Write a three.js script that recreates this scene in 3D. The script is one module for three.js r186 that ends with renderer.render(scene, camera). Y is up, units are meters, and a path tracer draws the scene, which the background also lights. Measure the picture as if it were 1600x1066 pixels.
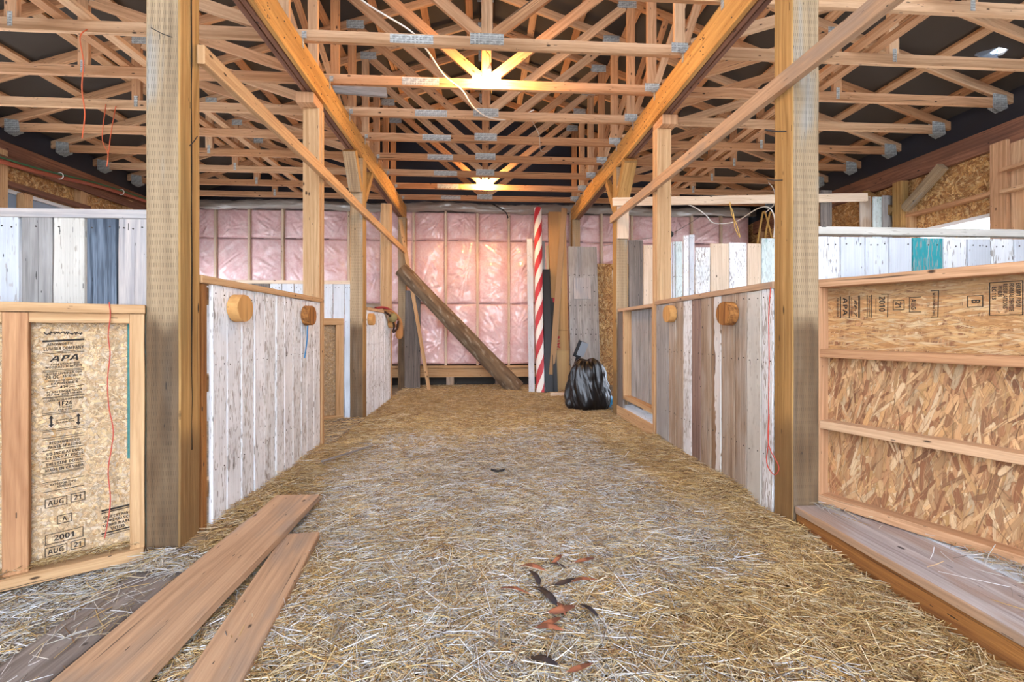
import * as THREE from 'three';
import { mergeGeometries } from 'three/addons/utils/BufferGeometryUtils.js';

// ---------------------------------------------------------------- camera, sky, exposure
const scene = new THREE.Scene();
const camera = new THREE.PerspectiveCamera(THREE.MathUtils.radToDeg(2 * Math.atan(551 / 700)), 1600 / 1102, 0.05, 80);
camera.setViewOffset(1600, 1102, 0, 36, 1600, 1066);          // lens shifted up so that posts stay upright
camera.position.set(0, 1.08, 0);
camera.rotation.y = -Math.atan(45 / 700);
camera.updateMatrixWorld();

const renderer = new THREE.WebGLRenderer({ antialias: true });
renderer.toneMapping = THREE.LinearToneMapping;
renderer.toneMappingExposure = 1.12;
renderer.shadowMap.enabled = true;
renderer.shadowMap.type = THREE.PCFSoftShadowMap;

const SKY = 14.0, BULB = 7;
{ // even overcast sky, a little bluish, brighter towards the zenith
  const w = 64, h = 32, a = new Float32Array(w * h * 4);
  for (let y = 0; y < h; y++) for (let x = 0; x < w; x++) {
    const e = (y + 0.5) / h * 2 - 1, i = (y * w + x) * 4, k = e < 0 ? 0.35 : 0.85 + 0.25 * e;
    a[i] = 0.86 * k; a[i + 1] = 0.96 * k; a[i + 2] = 1.14 * k; a[i + 3] = 1;
  }
  const t = new THREE.DataTexture(a, w, h, THREE.RGBAFormat, THREE.FloatType);
  t.mapping = THREE.EquirectangularReflectionMapping; t.magFilter = t.minFilter = THREE.LinearFilter; t.needsUpdate = true;
  scene.background = t; scene.backgroundIntensity = SKY;
}

// ---------------------------------------------------------------- helpers
let seed = 12345;
const rnd = () => { seed = (seed + 0x6d2b79f5) | 0; let t = Math.imul(seed ^ (seed >>> 15), 1 | seed); t = (t + Math.imul(t ^ (t >>> 7), 61 | t)) ^ t; return ((t ^ (t >>> 14)) >>> 0) / 4294967296; };
const rr = (a, b) => a + (b - a) * rnd();
const pick = (l) => l[Math.floor(rnd() * l.length) % l.length];
const clamp = (x, a = 0, b = 1) => Math.min(b, Math.max(a, x));
const sstep = (a, b, x) => { const t = clamp((x - a) / (b - a)); return t * t * (3 - 2 * t); };
const lerp = (a, b, t) => a + (b - a) * t;
const HT = new Float32Array(65536); { let s = 7; for (let i = 0; i < 65536; i++) { s = (Math.imul(s, 1664525) + 1013904223) >>> 0; HT[i] = s / 4294967296; } }
const hash = (x, y, s) => HT[(Math.imul(x, 7349) ^ Math.imul(y, 12653) ^ Math.imul(s, 2971)) & 65535];
function vn(x, y, s, px = 0, py = 0) {                    // value noise, optionally periodic
  let x0 = Math.floor(x), y0 = Math.floor(y); let fx = x - x0, fy = y - y0;
  fx = fx * fx * (3 - 2 * fx); fy = fy * fy * (3 - 2 * fy);
  let x1 = x0 + 1, y1 = y0 + 1;
  if (px) { x0 = ((x0 % px) + px) % px; x1 = ((x1 % px) + px) % px; }
  if (py) { y0 = ((y0 % py) + py) % py; y1 = ((y1 % py) + py) % py; }
  const a = hash(x0, y0, s), b = hash(x1, y0, s), c = hash(x0, y1, s), d = hash(x1, y1, s);
  return a + (b - a) * fx + (c - a) * fy + (a - b - c + d) * fx * fy;
}
const fbm = (x, y, s, px = 0, py = 0) => 0.55 * vn(x, y, s, px, py) + 0.29 * vn(x * 2, y * 2, s + 1, px * 2, py * 2) + 0.16 * vn(x * 4, y * 4, s + 2, px * 4, py * 4);
const V = (x, y, d) => new THREE.Vector3(x, y, -d);       // d is the distance down the aisle
const used = {};
function numbered(n) { if (!(n in used)) { used[n] = 0; return n; } used[n]++; return n + '_' + String(used[n]).padStart(3, '0'); }
function tag(o, label, category, group) { o.userData.label = label; o.userData.category = category; if (group) o.userData.group = group; return o; }
function thing(name, label, category, [x, y, d] = [0, 0, 0], group) { const o = new THREE.Group(); o.name = numbered(name); o.position.copy(V(x, y, d)); scene.add(o); return tag(o, label, category, group); }
function structure(name, [x, y, d] = [0, 0, 0]) { const o = new THREE.Group(); o.name = numbered(name); o.position.copy(V(x, y, d)); o.userData.kind = 'structure'; scene.add(o); return o; }
function mesh(parent, name, geo, mat, pos) {
  const m = new THREE.Mesh(geo, mat); m.name = parent === scene ? numbered(name) : name; m.castShadow = m.receiveShadow = true;
  if (pos) m.position.copy(pos).sub(parent === scene ? new THREE.Vector3() : parent.position);
  parent.add(m); return m;
}
// a sawn length along y: chamfered edges, uv in metres over the wood texture (0.28 m by 2.4 m)
const TW = 0.28, TL = 2.4;
function sawn(len, w, t, { c = 0.0025, rough = 0, segs = 1, front = false, tl = TL, foot, uo } = {}) {
  c = Math.min(c, w * 0.2, t * 0.2);
  const hx = w / 2, hz = t / 2;
  const ring = [[-hx + c, hz], [hx - c, hz], [hx, hz - c], [hx, -hz + c], [hx - c, -hz], [-hx + c, -hz], [-hx, -hz + c], [-hx, hz - c]];
  const P = [], N = [], U = [], u0 = uo !== undefined ? uo : rnd(), v0 = foot !== undefined ? foot : rnd();
  const off = []; for (let k = 0; k <= segs; k++) off.push([rough * rr(-1, 1), rough * rr(-1, 1), rough * rr(-1, 1)]);
  const g = new THREE.BufferGeometry(); let count = 0;
  const at = (i, k) => { const [x, z] = ring[i], o = off[k]; return [x + (x < 0 ? o[0] : o[1]), -len / 2 + len * k / segs, z + o[2] * 0.3]; };
  for (let i = 0; i < 8; i++) {
    const j = (i + 1) % 8, a = ring[i], b = ring[j], e = [b[0] - a[0], b[1] - a[1]], l = Math.hypot(...e), n = [-e[1] / l, 0, e[0] / l];
    const along = Math.abs(e[0]) > Math.abs(e[1]);
    const ua = u0 + (along ? a[0] : a[1] + 0.37) / TW, ub = u0 + (along ? b[0] : b[1] + 0.37) / TW;
    const from = count;
    for (let k = 0; k < segs; k++) {
      const q = [at(i, k), at(j, k), at(j, k + 1), at(i, k + 1)], vk = v0 + len * k / segs / tl, vl = v0 + len * (k + 1) / segs / tl;
      const uv = [[ua, vk], [ub, vk], [ub, vl], [ua, vl]];
      for (const m of [0, 2, 1, 0, 3, 2]) { P.push(...q[m]); N.push(-n[0], 0, -n[2]); U.push(...uv[m]); count++; }
    }
    if (front) g.addGroup(from, count - from, i === 0 ? 1 : 0);
  }
  const from = count;
  for (const s of [0, 1]) for (let i = 1; i < 7; i++) {
    const tri = s ? [0, i + 1, i] : [0, i, i + 1];
    for (const m of tri.reverse()) { const p = at(m, s ? segs : 0); P.push(...p); N.push(0, s ? 1 : -1, 0); U.push(u0 + p[0] / TW, v0 + p[2] * 0.12); count++; }
  }
  if (front) g.addGroup(from, count - from, 0);
  for (let i = 0; i < N.length; i += 3) { if (N[i + 1] === 0) { N[i] = -N[i]; N[i + 2] = -N[i + 2]; } }
  // outward normals are (e.z, 0, -e.x); the ring runs clockwise seen from above
  for (let i = 0; i < P.length; i += 9) {
    const A = new THREE.Vector3(P[i], P[i + 1], P[i + 2]), B = new THREE.Vector3(P[i + 3], P[i + 4], P[i + 5]), C = new THREE.Vector3(P[i + 6], P[i + 7], P[i + 8]);
    const n = B.sub(A).cross(C.sub(A));
    const cen = new THREE.Vector3(P[i] + P[i + 3] + P[i + 6], 0, P[i + 2] + P[i + 5] + P[i + 8]);
    const flatCap = Math.abs(n.y) > Math.max(Math.abs(n.x), Math.abs(n.z));
    const out = flatCap ? n.y * P[i + 1] : n.x * cen.x + n.z * cen.z;
    if (out < 0) for (const [arr, s] of [[P, 3], [U, 2]]) for (let k = 0; k < s; k++) { const a = (i / 3 + 1) * s + k, b = (i / 3 + 2) * s + k, x = arr[a]; arr[a] = arr[b]; arr[b] = x; }
    for (let k = 0; k < 3; k++) { const j = i + 3 * k; const nx = N[j], nz = N[j + 2]; if (!flatCap && nx * cen.x + nz * cen.z < 0) { N[j] = -nx; N[j + 2] = -nz; } }
  }
  g.setAttribute('position', new THREE.Float32BufferAttribute(P, 3));
  g.setAttribute('normal', new THREE.Float32BufferAttribute(N, 3));
  g.setAttribute('uv', new THREE.Float32BufferAttribute(U, 2));
  return g;
}
// a length of timber from A to B ([x, y, d] on its centre line); w lies along wdir, t across it
function timber(parent, name, mat, A, B, w, t, wdir = [1, 0, 0], opt = {}) {
  const a = V(...A), b = V(...B), Y = b.clone().sub(a), len = Y.length(); Y.normalize();
  const X = new THREE.Vector3(wdir[0], wdir[1], -(wdir[2] || 0)); if (Math.abs(X.dot(Y)) > 0.99) X.set(0, 1, 0); X.addScaledVector(Y, -X.dot(Y)).normalize();
  const Z = X.clone().cross(Y);
  const m = mesh(parent, name, sawn(len, w, t, opt), mat, a.add(b).multiplyScalar(0.5));
  m.quaternion.setFromRotationMatrix(new THREE.Matrix4().makeBasis(X, Y, Z));
  return m;
}
function boxM(w, h, d, s = 1) {                             // box with uv in metres / s
  const g = new THREE.BoxGeometry(w, h, d), uv = g.attributes.uv, dims = [[d, h], [d, h], [w, d], [w, d], [w, h], [w, h]], ox = rnd(), oy = rnd();
  for (let f = 0; f < 6; f++) for (let k = 0; k < 4; k++) uv.setXY(f * 4 + k, uv.getX(f * 4 + k) * dims[f][0] / s + ox, uv.getY(f * 4 + k) * dims[f][1] / s + oy);
  return g;
}
function tube(pts, r, seg = 40, rad = 6, closed = false) { return new THREE.TubeGeometry(new THREE.CatmullRomCurve3(pts, closed), seg, r, rad, closed); }
const rel = (parent, pts) => pts.map((p) => V(...p).sub(parent.position));

// ---------------------------------------------------------------- materials
const hex = (h) => [(h >> 16) & 255, (h >> 8) & 255, h & 255];
function dataTex(data, w, h, srgb) {
  const t = new THREE.DataTexture(data, w, h, THREE.RGBAFormat); t.wrapS = t.wrapT = THREE.RepeatWrapping; t.magFilter = THREE.LinearFilter; t.minFilter = THREE.LinearMipmapLinearFilter; t.generateMipmaps = true;
  if (srgb) t.colorSpace = THREE.SRGBColorSpace; t.needsUpdate = true; return t;
}
// wood: grain runs along v. paint: colour, cover 0..1; stain: [colour, amount]; split: torn paint on one side
function woodTex(s, { base, dark, contrast = 1, knots = 5, paint, cover = 0.7, flake = 1, stain, tear = 0, incised = 0, muck, flecks = 26, W = 256, H = 1024 }) {
  const B = hex(base), D = hex(dark), PC = paint !== undefined ? hex(paint) : null, SC = stain ? hex(stain[0]) : null;
  const out = new Uint8Array(W * H * 4), K = [];
  const save = seed; seed = s * 7919 + 13;
  for (let i = 0; i < knots; i++) K.push([rnd(), rnd(), rr(0.02, 0.05), rr(0.006, 0.012)]);
  seed = save;
  for (let y = 0; y < H; y++) for (let x = 0; x < W; x++) {
    let u = x / W, v = y / H, kd = 0;
    for (const [ku, kv, rx, ry] of K) {
      let du = u - ku, dv = v - kv; du -= Math.round(du); dv -= Math.round(dv);
      const q = (du / rx) ** 2 + (dv / ry) ** 2;
      if (q < 9) { u += du * 0.6 * Math.exp(-q * 0.5); kd = Math.max(kd, Math.exp(-q * 1.6)); }
    }
    const warp = vn(u * 3, v * 5, s, 3, 5), g1 = vn((u + 0.12 * warp) * 22, v * 4, s + 3, 22, 4), g2 = vn(u * 64, v * 9, s + 4, 64, 9), g3 = vn(u * 128, v * 60, s + 5, 128, 60);
    const ring = 0.5 + 0.5 * Math.sin((u * 7 + warp * 3.2) * 6.2832), big = fbm(u * 2, v * 6, s + 6, 2, 6);
    let k = contrast * (0.34 * g1 + 0.26 * g2 * g2 + 0.22 * ring * g1 + 0.18 * g3 + 0.35 * (big - 0.5)) - 0.04;
    k = clamp(Math.max(k, kd * 1.05));
    let c = [0, 1, 2].map((i) => lerp(B[i], D[i], k));
    if (kd > 0.35) c = c.map((q) => q * (1 - 0.55 * sstep(0.35, 0.9, kd)));
    if (SC) { const m = sstep(0.45, 0.75, fbm(u * 3 + 5, v * 7, s + 20, 3, 7) + 0.15 * (g1 - 0.5)) * stain[1]; c = c.map((q, i) => lerp(q, SC[i] * (0.8 + 0.3 * g2), m)); }
    const crack = sstep(0.93, 0.985, vn(u * 34, v * 3.0, s + 8, 34, 3)) * 0.55; c = c.map((q) => q * (1 - crack));
    if (PC) {
      const n = 0.36 * fbm(u * 6, v * 14, s + 9, 6, 14) + 0.34 * vn(u * 52, v * 84, s + 12, 52, 84) + 0.30 * g3 * flake + 0.12 * (1 - flake);
      let th = 0.30 + 0.36 * cover; if (tear) th = u > 0.42 + 0.16 * (vn(3, v * 14, s + 15, 0, 14) - 0.5) + 0.05 * vn(9, v * 60, s, 0, 60) ? 0.66 : 0.12;
      const m = 1 - sstep(th - 0.025, th + 0.025, n); const pv = 0.9 + 0.14 * fbm(u * 4, v * 10, s + 16, 4, 10) - 0.05 * g2;
      c = c.map((q, i) => lerp(q, PC[i] * pv, m));
    }
    if (incised) { const row = Math.floor(v * 96), px = (u * 26 + (row % 2) * 0.5) % 1, py = (v * 96) % 1; if (px < 0.22 && py > 0.2 && py < 0.75) c = c.map((q) => q * 0.85); }
    if (muck) { const e = muck[0] + 0.02 * (vn(u * 5, v * 9, s + 30, 5, 9) - 0.5) - v, m = sstep(-0.01, 0.03, e) * (0.55 + 0.5 * fbm(u * 5, v * 14, s + 31, 5, 14)) * muck[1]; c = c.map((q, i) => lerp(q, [92, 70, 46][i] * (0.75 + 0.45 * g1), clamp(m))); }
    const i = (y * W + x) * 4; for (let q = 0; q < 3; q++) out[i + q] = clamp(c[q], 0, 255); out[i + 3] = 255;
  }
  seed = s * 331 + 7;
  for (let k = 0; k < flecks; k++) { const px = rnd() * W, py = rnd() * H, rx = rr(0.7, 2.2), ry = rx * rr(1, 4), f = rr(0.25, 0.7); for (let y = -9; y <= 9; y++) for (let x = -3; x <= 3; x++) if ((x / rx) ** 2 + (y / ry) ** 2 < 1) { const i = (((Math.floor(py) + y + H) % H) * W + ((Math.floor(px) + x + W) % W)) * 4; for (let q = 0; q < 3; q++) out[i + q] *= f; } }
  seed = save;
  return dataTex(out, W, H, true);
}
function bumpTex(kind) {
  const W = 256, H = 1024, out = new Uint8Array(W * H * 4);
  for (let y = 0; y < H; y++) for (let x = 0; x < W; x++) {
    const u = x / W, v = y / H; let h = 0.55 * vn(u * 60, v * 8, 91, 60, 8) + 0.25 * vn(u * 20, v * 4, 92, 20, 4) + 0.2 * vn(u * 128, v * 128, 93, 128, 128);
    if (kind === 'incised') { const row = Math.floor(v * 96), px = (u * 26 + (row % 2) * 0.5) % 1, py = (v * 96) % 1; h = 0.55 + 0.35 * h; if (px < 0.22 && py > 0.2 && py < 0.75) h -= 0.5; }
    const i = (y * W + x) * 4; out[i] = out[i + 1] = out[i + 2] = clamp(h * 255, 0, 255); out[i + 3] = 255;
  }
  return dataTex(out, W, H, false);
}
const grainBump = bumpTex('grain'), incisedBump = bumpTex('incised');
const wood = (s, o, m = {}) => new THREE.MeshStandardMaterial({ map: woodTex(s, o), bumpMap: o.incised ? incisedBump : grainBump, bumpScale: o.incised ? 0.003 : (o.rough || 0.0015), roughness: 0.85, ...m });
const plain = (color, roughness = 0.8, o = {}) => new THREE.MeshStandardMaterial({ color, roughness, ...o });
const M = {
  white: [1, 2, 3].map((i) => wood(i, { base: 0xb0aaa3, dark: 0x6e6a66, paint: 0xf5f7f8, cover: 0.97, flake: 1 })),
  worn: [4, 5, 6].map((i) => wood(i, { base: 0xbbb5ac, dark: 0x7c746c, paint: 0xf3f5f5, cover: 0.85, rough: 0.003 })),
  clean: [7, 8].map((i) => wood(i, { base: 0xcfccc8, dark: 0x8b8a8c, paint: 0xd9dee3, cover: 0.95, flake: 0.4 })),
  cream: wood(9, { base: 0xcbc4b6, dark: 0x8f877b, paint: 0xd8d3c7, cover: 0.85, flake: 0.5 }),
  grey: [10, 11].map((i) => wood(i, { base: 0xb0aca6, dark: 0x6d6a68, contrast: 1.1, stain: [0xc7c5c2, 0.5] })),
  slate: wood(12, { base: 0x8592a0, dark: 0x28313c, contrast: 1.7, stain: [0xb4bdc6, 0.35] }),
  ash: wood(13, { base: 0xcfc5bb, dark: 0x8f8c8e, contrast: 1.2, stain: [0x9aa0a8, 0.5] }),
  brown: [14, 15].map((i) => wood(i, { base: 0xbfab94, dark: 0x7a6450, contrast: 1.2, stain: [0xc2b8ac, 0.55], rough: 0.003 })),
  plum: wood(16, { base: 0xa88e80, dark: 0x6b554c, contrast: 1.2, rough: 0.003 }),
  torn: wood(17, { base: 0xa68a6e, dark: 0x6d543e, contrast: 1.2, paint: 0xe9e6e0, tear: 1, flake: 0.6 }),
  teal: wood(18, { base: 0x9fb1ae, dark: 0x5f6d6c, paint: 0x2f9ea3, cover: 0.84, flake: 1 }),
  mint: wood(19, { base: 0xcdd6d2, dark: 0x8a9694, paint: 0xd6e4e1, cover: 0.72, stain: [0x7fb3ae, 0.8] }),
  pale: [20, 21].map((i) => wood(i, { base: 0xe6d2ba, dark: 0xb49878, contrast: 0.9 })),
  dark: wood(22, { base: 0x857b72, dark: 0x4c4540, contrast: 1.2 }),
  truss: [23, 24, 25].map((i, k) => wood(i, { base: [0xd2a57c, 0xc8986c, 0xdab48e][k], dark: [0x8f6340, 0x845636, 0xa0764f][k], contrast: 0.95, knots: 6 })),
  stud: [26, 27].map((i) => wood(i, { base: 0xd2ad80, dark: 0x946a40, contrast: 0.95, knots: 7 })),
  girder: wood(28, { base: 0xd4a35c, dark: 0x96642c, contrast: 0.9, knots: 4 }),
  postSide: wood(29, { base: 0xc49a5e, dark: 0x7a5626, contrast: 1.1, muck: [0.2, 0.5], stain: [0x9a7c48, 0.6] }),
  postFace: wood(30, { base: 0xb09876, dark: 0x77634a, contrast: 1.05, incised: 1, muck: [0.36, 1.0], stain: [0xa59f94, 0.9] }),
  beam: wood(31, { base: 0x9a6a4e, dark: 0x573628, contrast: 1.1, stain: [0x6d4a3a, 0.5] }),
  plank: wood(32, { base: 0xc9a684, dark: 0x937357, contrast: 1.0, stain: [0x97877a, 0.6], knots: 4 }),
  sill: wood(33, { base: 0xc4bdba, dark: 0x857a78, contrast: 1.1, stain: [0xa98f7e, 0.6] }),
  sillFront: wood(34, { base: 0xb9803f, dark: 0x6a3f1c, contrast: 1.2, knots: 3 }),
  oldplank: wood(35, { base: 0x99918b, dark: 0x574d46, contrast: 1.2, stain: [0xa3998f, 0.5] }),
  endgrain: plain(0xc79a5e),
  steel: plain(0x9aa3a6, 0.42, { metalness: 0.75 }), nail: plain(0x4a4541, 0.6, { metalness: 0.6 }),
  roofing: plain(0x453f39, 0.9), black: plain(0x101114, 0.45), rope: plain(0xc9a25a), orangeTwine: plain(0xd8683f), redTwine: plain(0xc04a3c), blueTwine: plain(0x1f6f9f),
};
// oriented strand board, drawn flake by flake; print(ctx) adds the stamped lettering
function strandBoard(W, H, ppm, { seed: s0 = 5, colors, len, wid, axis = null, spread = 1.5, print, blotch = 0.25 }) {
  const c = document.createElement('canvas'); c.width = W; c.height = H; const x = c.getContext('2d'), save = seed; seed = s0 * 1013 + 5;
  x.fillStyle = '#a98250'; x.fillRect(0, 0, W, H);
  const n = Math.round(W * H / (ppm * ppm) / (len * wid) * 4.5);
  for (let i = 0; i < n; i++) {
    const px = rnd() * W, py = rnd() * H, a = axis === null ? rnd() * Math.PI : axis + rr(-1, 1) * rr(0, spread), L = len * ppm * rr(0.4, 1.5), w = wid * ppm * rr(0.35, 1.5), col = hex(pick(colors)), f = rr(0.86, 1.1);
    for (const [ox, oy] of [[0, 0], [px < L ? W : px > W - L ? -W : 0, 0], [0, py < L ? H : py > H - L ? -H : 0]]) {
      if ((ox || oy) === 0 && (ox !== 0 || oy !== 0)) continue;
      x.save(); x.translate(px + ox, py + oy); x.rotate(a);
      x.globalAlpha = axis === null ? rr(0.4, 0.75) : rr(0.5, 0.9); x.fillStyle = `rgb(${col.map((q) => Math.round(clamp(q * f, 0, 255))).join(',')})`; x.strokeStyle = `rgba(62,38,16,${0.16 + 0.3 * rnd() * rnd()})`; x.lineWidth = Math.max(0.7, ppm * 0.0008);
      x.beginPath(); x.moveTo(-L / 2, w * rr(-0.4, 0)); x.lineTo(-L * rr(0.25, 0.45), -w * rr(0.3, 0.6)); x.lineTo(L * rr(0.2, 0.42), -w * rr(0.3, 0.55)); x.lineTo(L / 2, w * rr(-0.3, 0.1)); x.lineTo(L * rr(0.3, 0.48), w * rr(0.2, 0.5)); x.lineTo(-L * rr(0.1, 0.3), w * rr(0.35, 0.6)); x.lineTo(-L * rr(0.4, 0.5), w * rr(0.1, 0.4)); x.closePath(); x.fill(); x.stroke();
      for (let q = 0; q < 2; q++) { x.strokeStyle = rnd() < 0.5 ? 'rgba(110,72,34,0.25)' : 'rgba(240,210,160,0.22)'; x.beginPath(); x.moveTo(-L * 0.4, w * rr(-0.3, 0.3)); x.lineTo(L * 0.4, w * rr(-0.3, 0.3)); x.stroke(); }
      x.restore();
    }
  }
  for (let i = 0; i < n * (axis === null ? 1.4 : 0.8); i++) {                           // fine splinters over the flakes
    const px = rnd() * W, py = rnd() * H, a = axis === null ? rnd() * Math.PI : axis + rr(-1, 1) * rr(0, spread), L = len * ppm * rr(0.2, 0.9), c = hex(pick(colors)), f = rnd() < 0.35 ? rr(0.5, 0.8) : rr(0.9, 1.18);
    x.globalAlpha = rr(0.25, 0.6); x.strokeStyle = `rgb(${c.map((q) => Math.round(clamp(q * f, 0, 255))).join(',')})`; x.lineWidth = rr(0.6, wid * ppm * 0.28);
    x.beginPath(); x.moveTo(px, py); x.quadraticCurveTo(px + Math.cos(a + rr(-0.2, 0.2)) * L * 0.5, py + Math.sin(a + rr(-0.2, 0.2)) * L * 0.5, px + Math.cos(a) * L, py + Math.sin(a) * L); x.stroke();
  }
  x.globalAlpha = 1;
  seed = save;
  if (print) print(x);
  const t = new THREE.CanvasTexture(c); t.colorSpace = THREE.SRGBColorSpace; t.wrapS = t.wrapT = THREE.RepeatWrapping; t.magFilter = THREE.LinearFilter;
  const b = new THREE.CanvasTexture(c); b.wrapS = b.wrapT = THREE.RepeatWrapping; b.magFilter = THREE.LinearFilter;
  return new THREE.MeshStandardMaterial({ map: t, bumpMap: b, bumpScale: 0.003, roughness: 0.8 });
}
const INK = 'rgba(22,16,12,0.92)';
M.osb = strandBoard(1024, 1024, 850, { seed: 6, colors: [0xc99a5c, 0xd8ad6e, 0xb9854a, 0xa06c3a, 0xd9b885, 0x8c5a30], len: 0.09, wid: 0.02, blotch: 0 });

// stamped lettering of the left gate: written at s (metres from the hinge side) and y (metres up)
const LP = 1500, LW = 1.0, LH = 1.13, LY = 0.06;
M.osbLeft = strandBoard(LW * LP, Math.round(LH * LP), LP, {
  seed: 8, colors: [0xc9aa80, 0xd4bb94, 0xbc9a72, 0xcdb79a, 0xc0ae96, 0xb0946f, 0xd0b080], len: 0.028, wid: 0.011,
  print(x) {
    const X = (s) => (LW - s) * LP, Y = (y) => (LH - (y - LY)) * LP;
    x.fillStyle = x.strokeStyle = INK;
    const slant = -0.07;                                    // the stamp runs a little uphill
    const line = (y, t, s0 = 0.335, s1 = 0.206) => { x.lineWidth = t * LP; x.beginPath(); x.moveTo(X(s0), Y(y) + 0.004 * LP); x.lineTo(X(s1), Y(y) - 0.004 * LP); x.stroke(); };
    const text = (str, s, y, h, w, style = 'bold') => { x.save(); x.translate(X(s), Y(y)); x.transform(1, slant, 0, 1, 0, 0); x.font = `${style || 'bold'} ${h * LP * 1.5}px sans-serif`; x.textAlign = 'center'; x.textBaseline = 'middle'; const k = w * LP / x.measureText(str).width; x.scale(k, 1); x.fillText(str, 0, 0); x.restore(); };
    const rect = (s, y, w, h, t = 0.0025) => { x.save(); x.translate(X(s), Y(y)); x.transform(1, slant, 0, 1, 0, 0); x.lineWidth = t * LP; x.strokeRect(-w / 2 * LP, -h / 2 * LP, w * LP, h * LP); x.restore(); };
    // smeared heading
    { const save = seed; seed = 4; x.lineWidth = 0.004 * LP; x.beginPath(); for (let i = 0; i <= 40; i++) { const s = 0.33 - 0.118 * i / 40; x.lineTo(X(s), Y(1.064 + rr(-0.006, 0.006))); } x.stroke(); seed = save; }
    line(1.034, 0.006); line(1.031, 0.004);
    text('AINSWORTH', 0.282, 1.018, 0.010, 0.08); text('LUMBER COMPANY', 0.270, 0.999, 0.013, 0.125); line(0.986, 0.002); line(0.980, 0.002);
    text('APA', 0.270, 0.957, 0.023, 0.09, 'italic bold'); text('THE ENGINEERED', 0.266, 0.933, 0.007, 0.09); text('WOOD ASSOCIATION', 0.270, 0.921, 0.009, 0.115); line(0.908, 0.002); line(0.902, 0.002);
    text('RATED STURD-I-FLOOR', 0.268, 0.893, 0.008, 0.11); text('24 OC', 0.305, 0.876, 0.014, 0.045); text('23/32 INCH', 0.245, 0.881, 0.008, 0.06); text('SIZED FOR SPACING', 0.268, 0.862, 0.006, 0.10); text('EXPOSURE 1', 0.268, 0.850, 0.008, 0.085);
    text('454', 0.270, 0.834, 0.010, 0.025); line(0.834, 0.002, 0.335, 0.287); line(0.834, 0.002, 0.254, 0.206);
    text('PS 2-92 SINGLE FLOOR', 0.268, 0.815, 0.008, 0.11); text('PRP-108  HUD-UM-40C', 0.268, 0.803, 0.008, 0.11); line(0.794, 0.002); line(0.790, 0.002);
    text('CONSTRUCTION SHEATHING', 0.270, 0.779, 0.008, 0.125); text('1F24', 0.267, 0.762, 0.016, 0.045); text('1F24/2R48W', 0.264, 0.747, 0.006, 0.04); text('CSA-O325', 0.266, 0.736, 0.007, 0.045); line(0.727, 0.002); line(0.720, 0.002);
    for (const s of [0.309, 0.225]) { x.lineWidth = 0.006 * LP; x.beginPath(); x.moveTo(X(s), Y(0.704)); x.lineTo(X(s), Y(0.672)); x.stroke(); for (const k of [1, -1]) { x.beginPath(); x.moveTo(X(s), Y(0.688 + k * 0.026)); x.lineTo(X(s + 0.008), Y(0.688 + k * 0.012)); x.lineTo(X(s - 0.008), Y(0.688 + k * 0.012)); x.fill(); } }
    text('STRENGTH AXIS', 0.266, 0.692, 0.006, 0.058); text('THIS DIRECTION', 0.266, 0.682, 0.006, 0.058);
    line(0.655, 0.002); line(0.648, 0.002); line(0.622, 0.002); line(0.613, 0.002);
    text('RECOMMENDED', 0.268, 0.598, 0.011, 0.095); text('PANEL SPACING', 0.268, 0.581, 0.011, 0.105); line(0.568, 0.002); text('1/8 INCH AT ENDS', 0.268, 0.552, 0.011, 0.115); text('1/8 INCH AT EDGES', 0.268, 0.535, 0.011, 0.118); line(0.523, 0.002);
    text('THIS SIDE DOWN', 0.268, 0.509, 0.011, 0.115); line(0.497, 0.002); text('MADE IN CANADA', 0.268, 0.484, 0.011, 0.12); line(0.472, 0.002); line(0.467, 0.002);
    line(0.433, 0.002); text('EXTERIOR TYPE', 0.272, 0.420, 0.008, 0.08); text('ADHESIVE', 0.270, 0.408, 0.008, 0.045); line(0.393, 0.002);
    text('AUG', 0.294, 0.342, 0.019, 0.05, ''); rect(0.294, 0.342, 0.066, 0.036); text('21', 0.226, 0.349, 0.019, 0.026, ''); rect(0.226, 0.349, 0.044, 0.034);
    text('A', 0.268, 0.265, 0.017, 0.014); rect(0.268, 0.265, 0.044, 0.034); text('2001', 0.268, 0.190, 0.021, 0.068, ''); rect(0.268, 0.190, 0.116, 0.042); text('AUG', 0.294, 0.135, 0.019, 0.05, ''); rect(0.294, 0.135, 0.066, 0.036); text('21', 0.226, 0.143, 0.019, 0.026, ''); rect(0.226, 0.143, 0.044, 0.034);
    line(0.272, 0.008, 0.150, 0.05); line(0.262, 0.004, 0.150, 0.05); text('SHOP CUT PANEL', 0.095, 0.240, 0.011, 0.10); text('APPEARANCE', 0.095, 0.222, 0.010, 0.09); text('OTHER MARKS', 0.095, 0.203, 0.011, 0.10); text('VOID', 0.095, 0.184, 0.013, 0.05); line(0.170, 0.006, 0.150, 0.05); line(0.160, 0.003, 0.150, 0.05);
    x.fillStyle = 'rgba(24,110,112,0.75)'; x.fillRect(X(0.062), 0, 0.02 * LP, LH * LP * 0.62);
  },
});
const RP = 1350, RW = 1.3, RH = 1.15, RY = 0.18;
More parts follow.
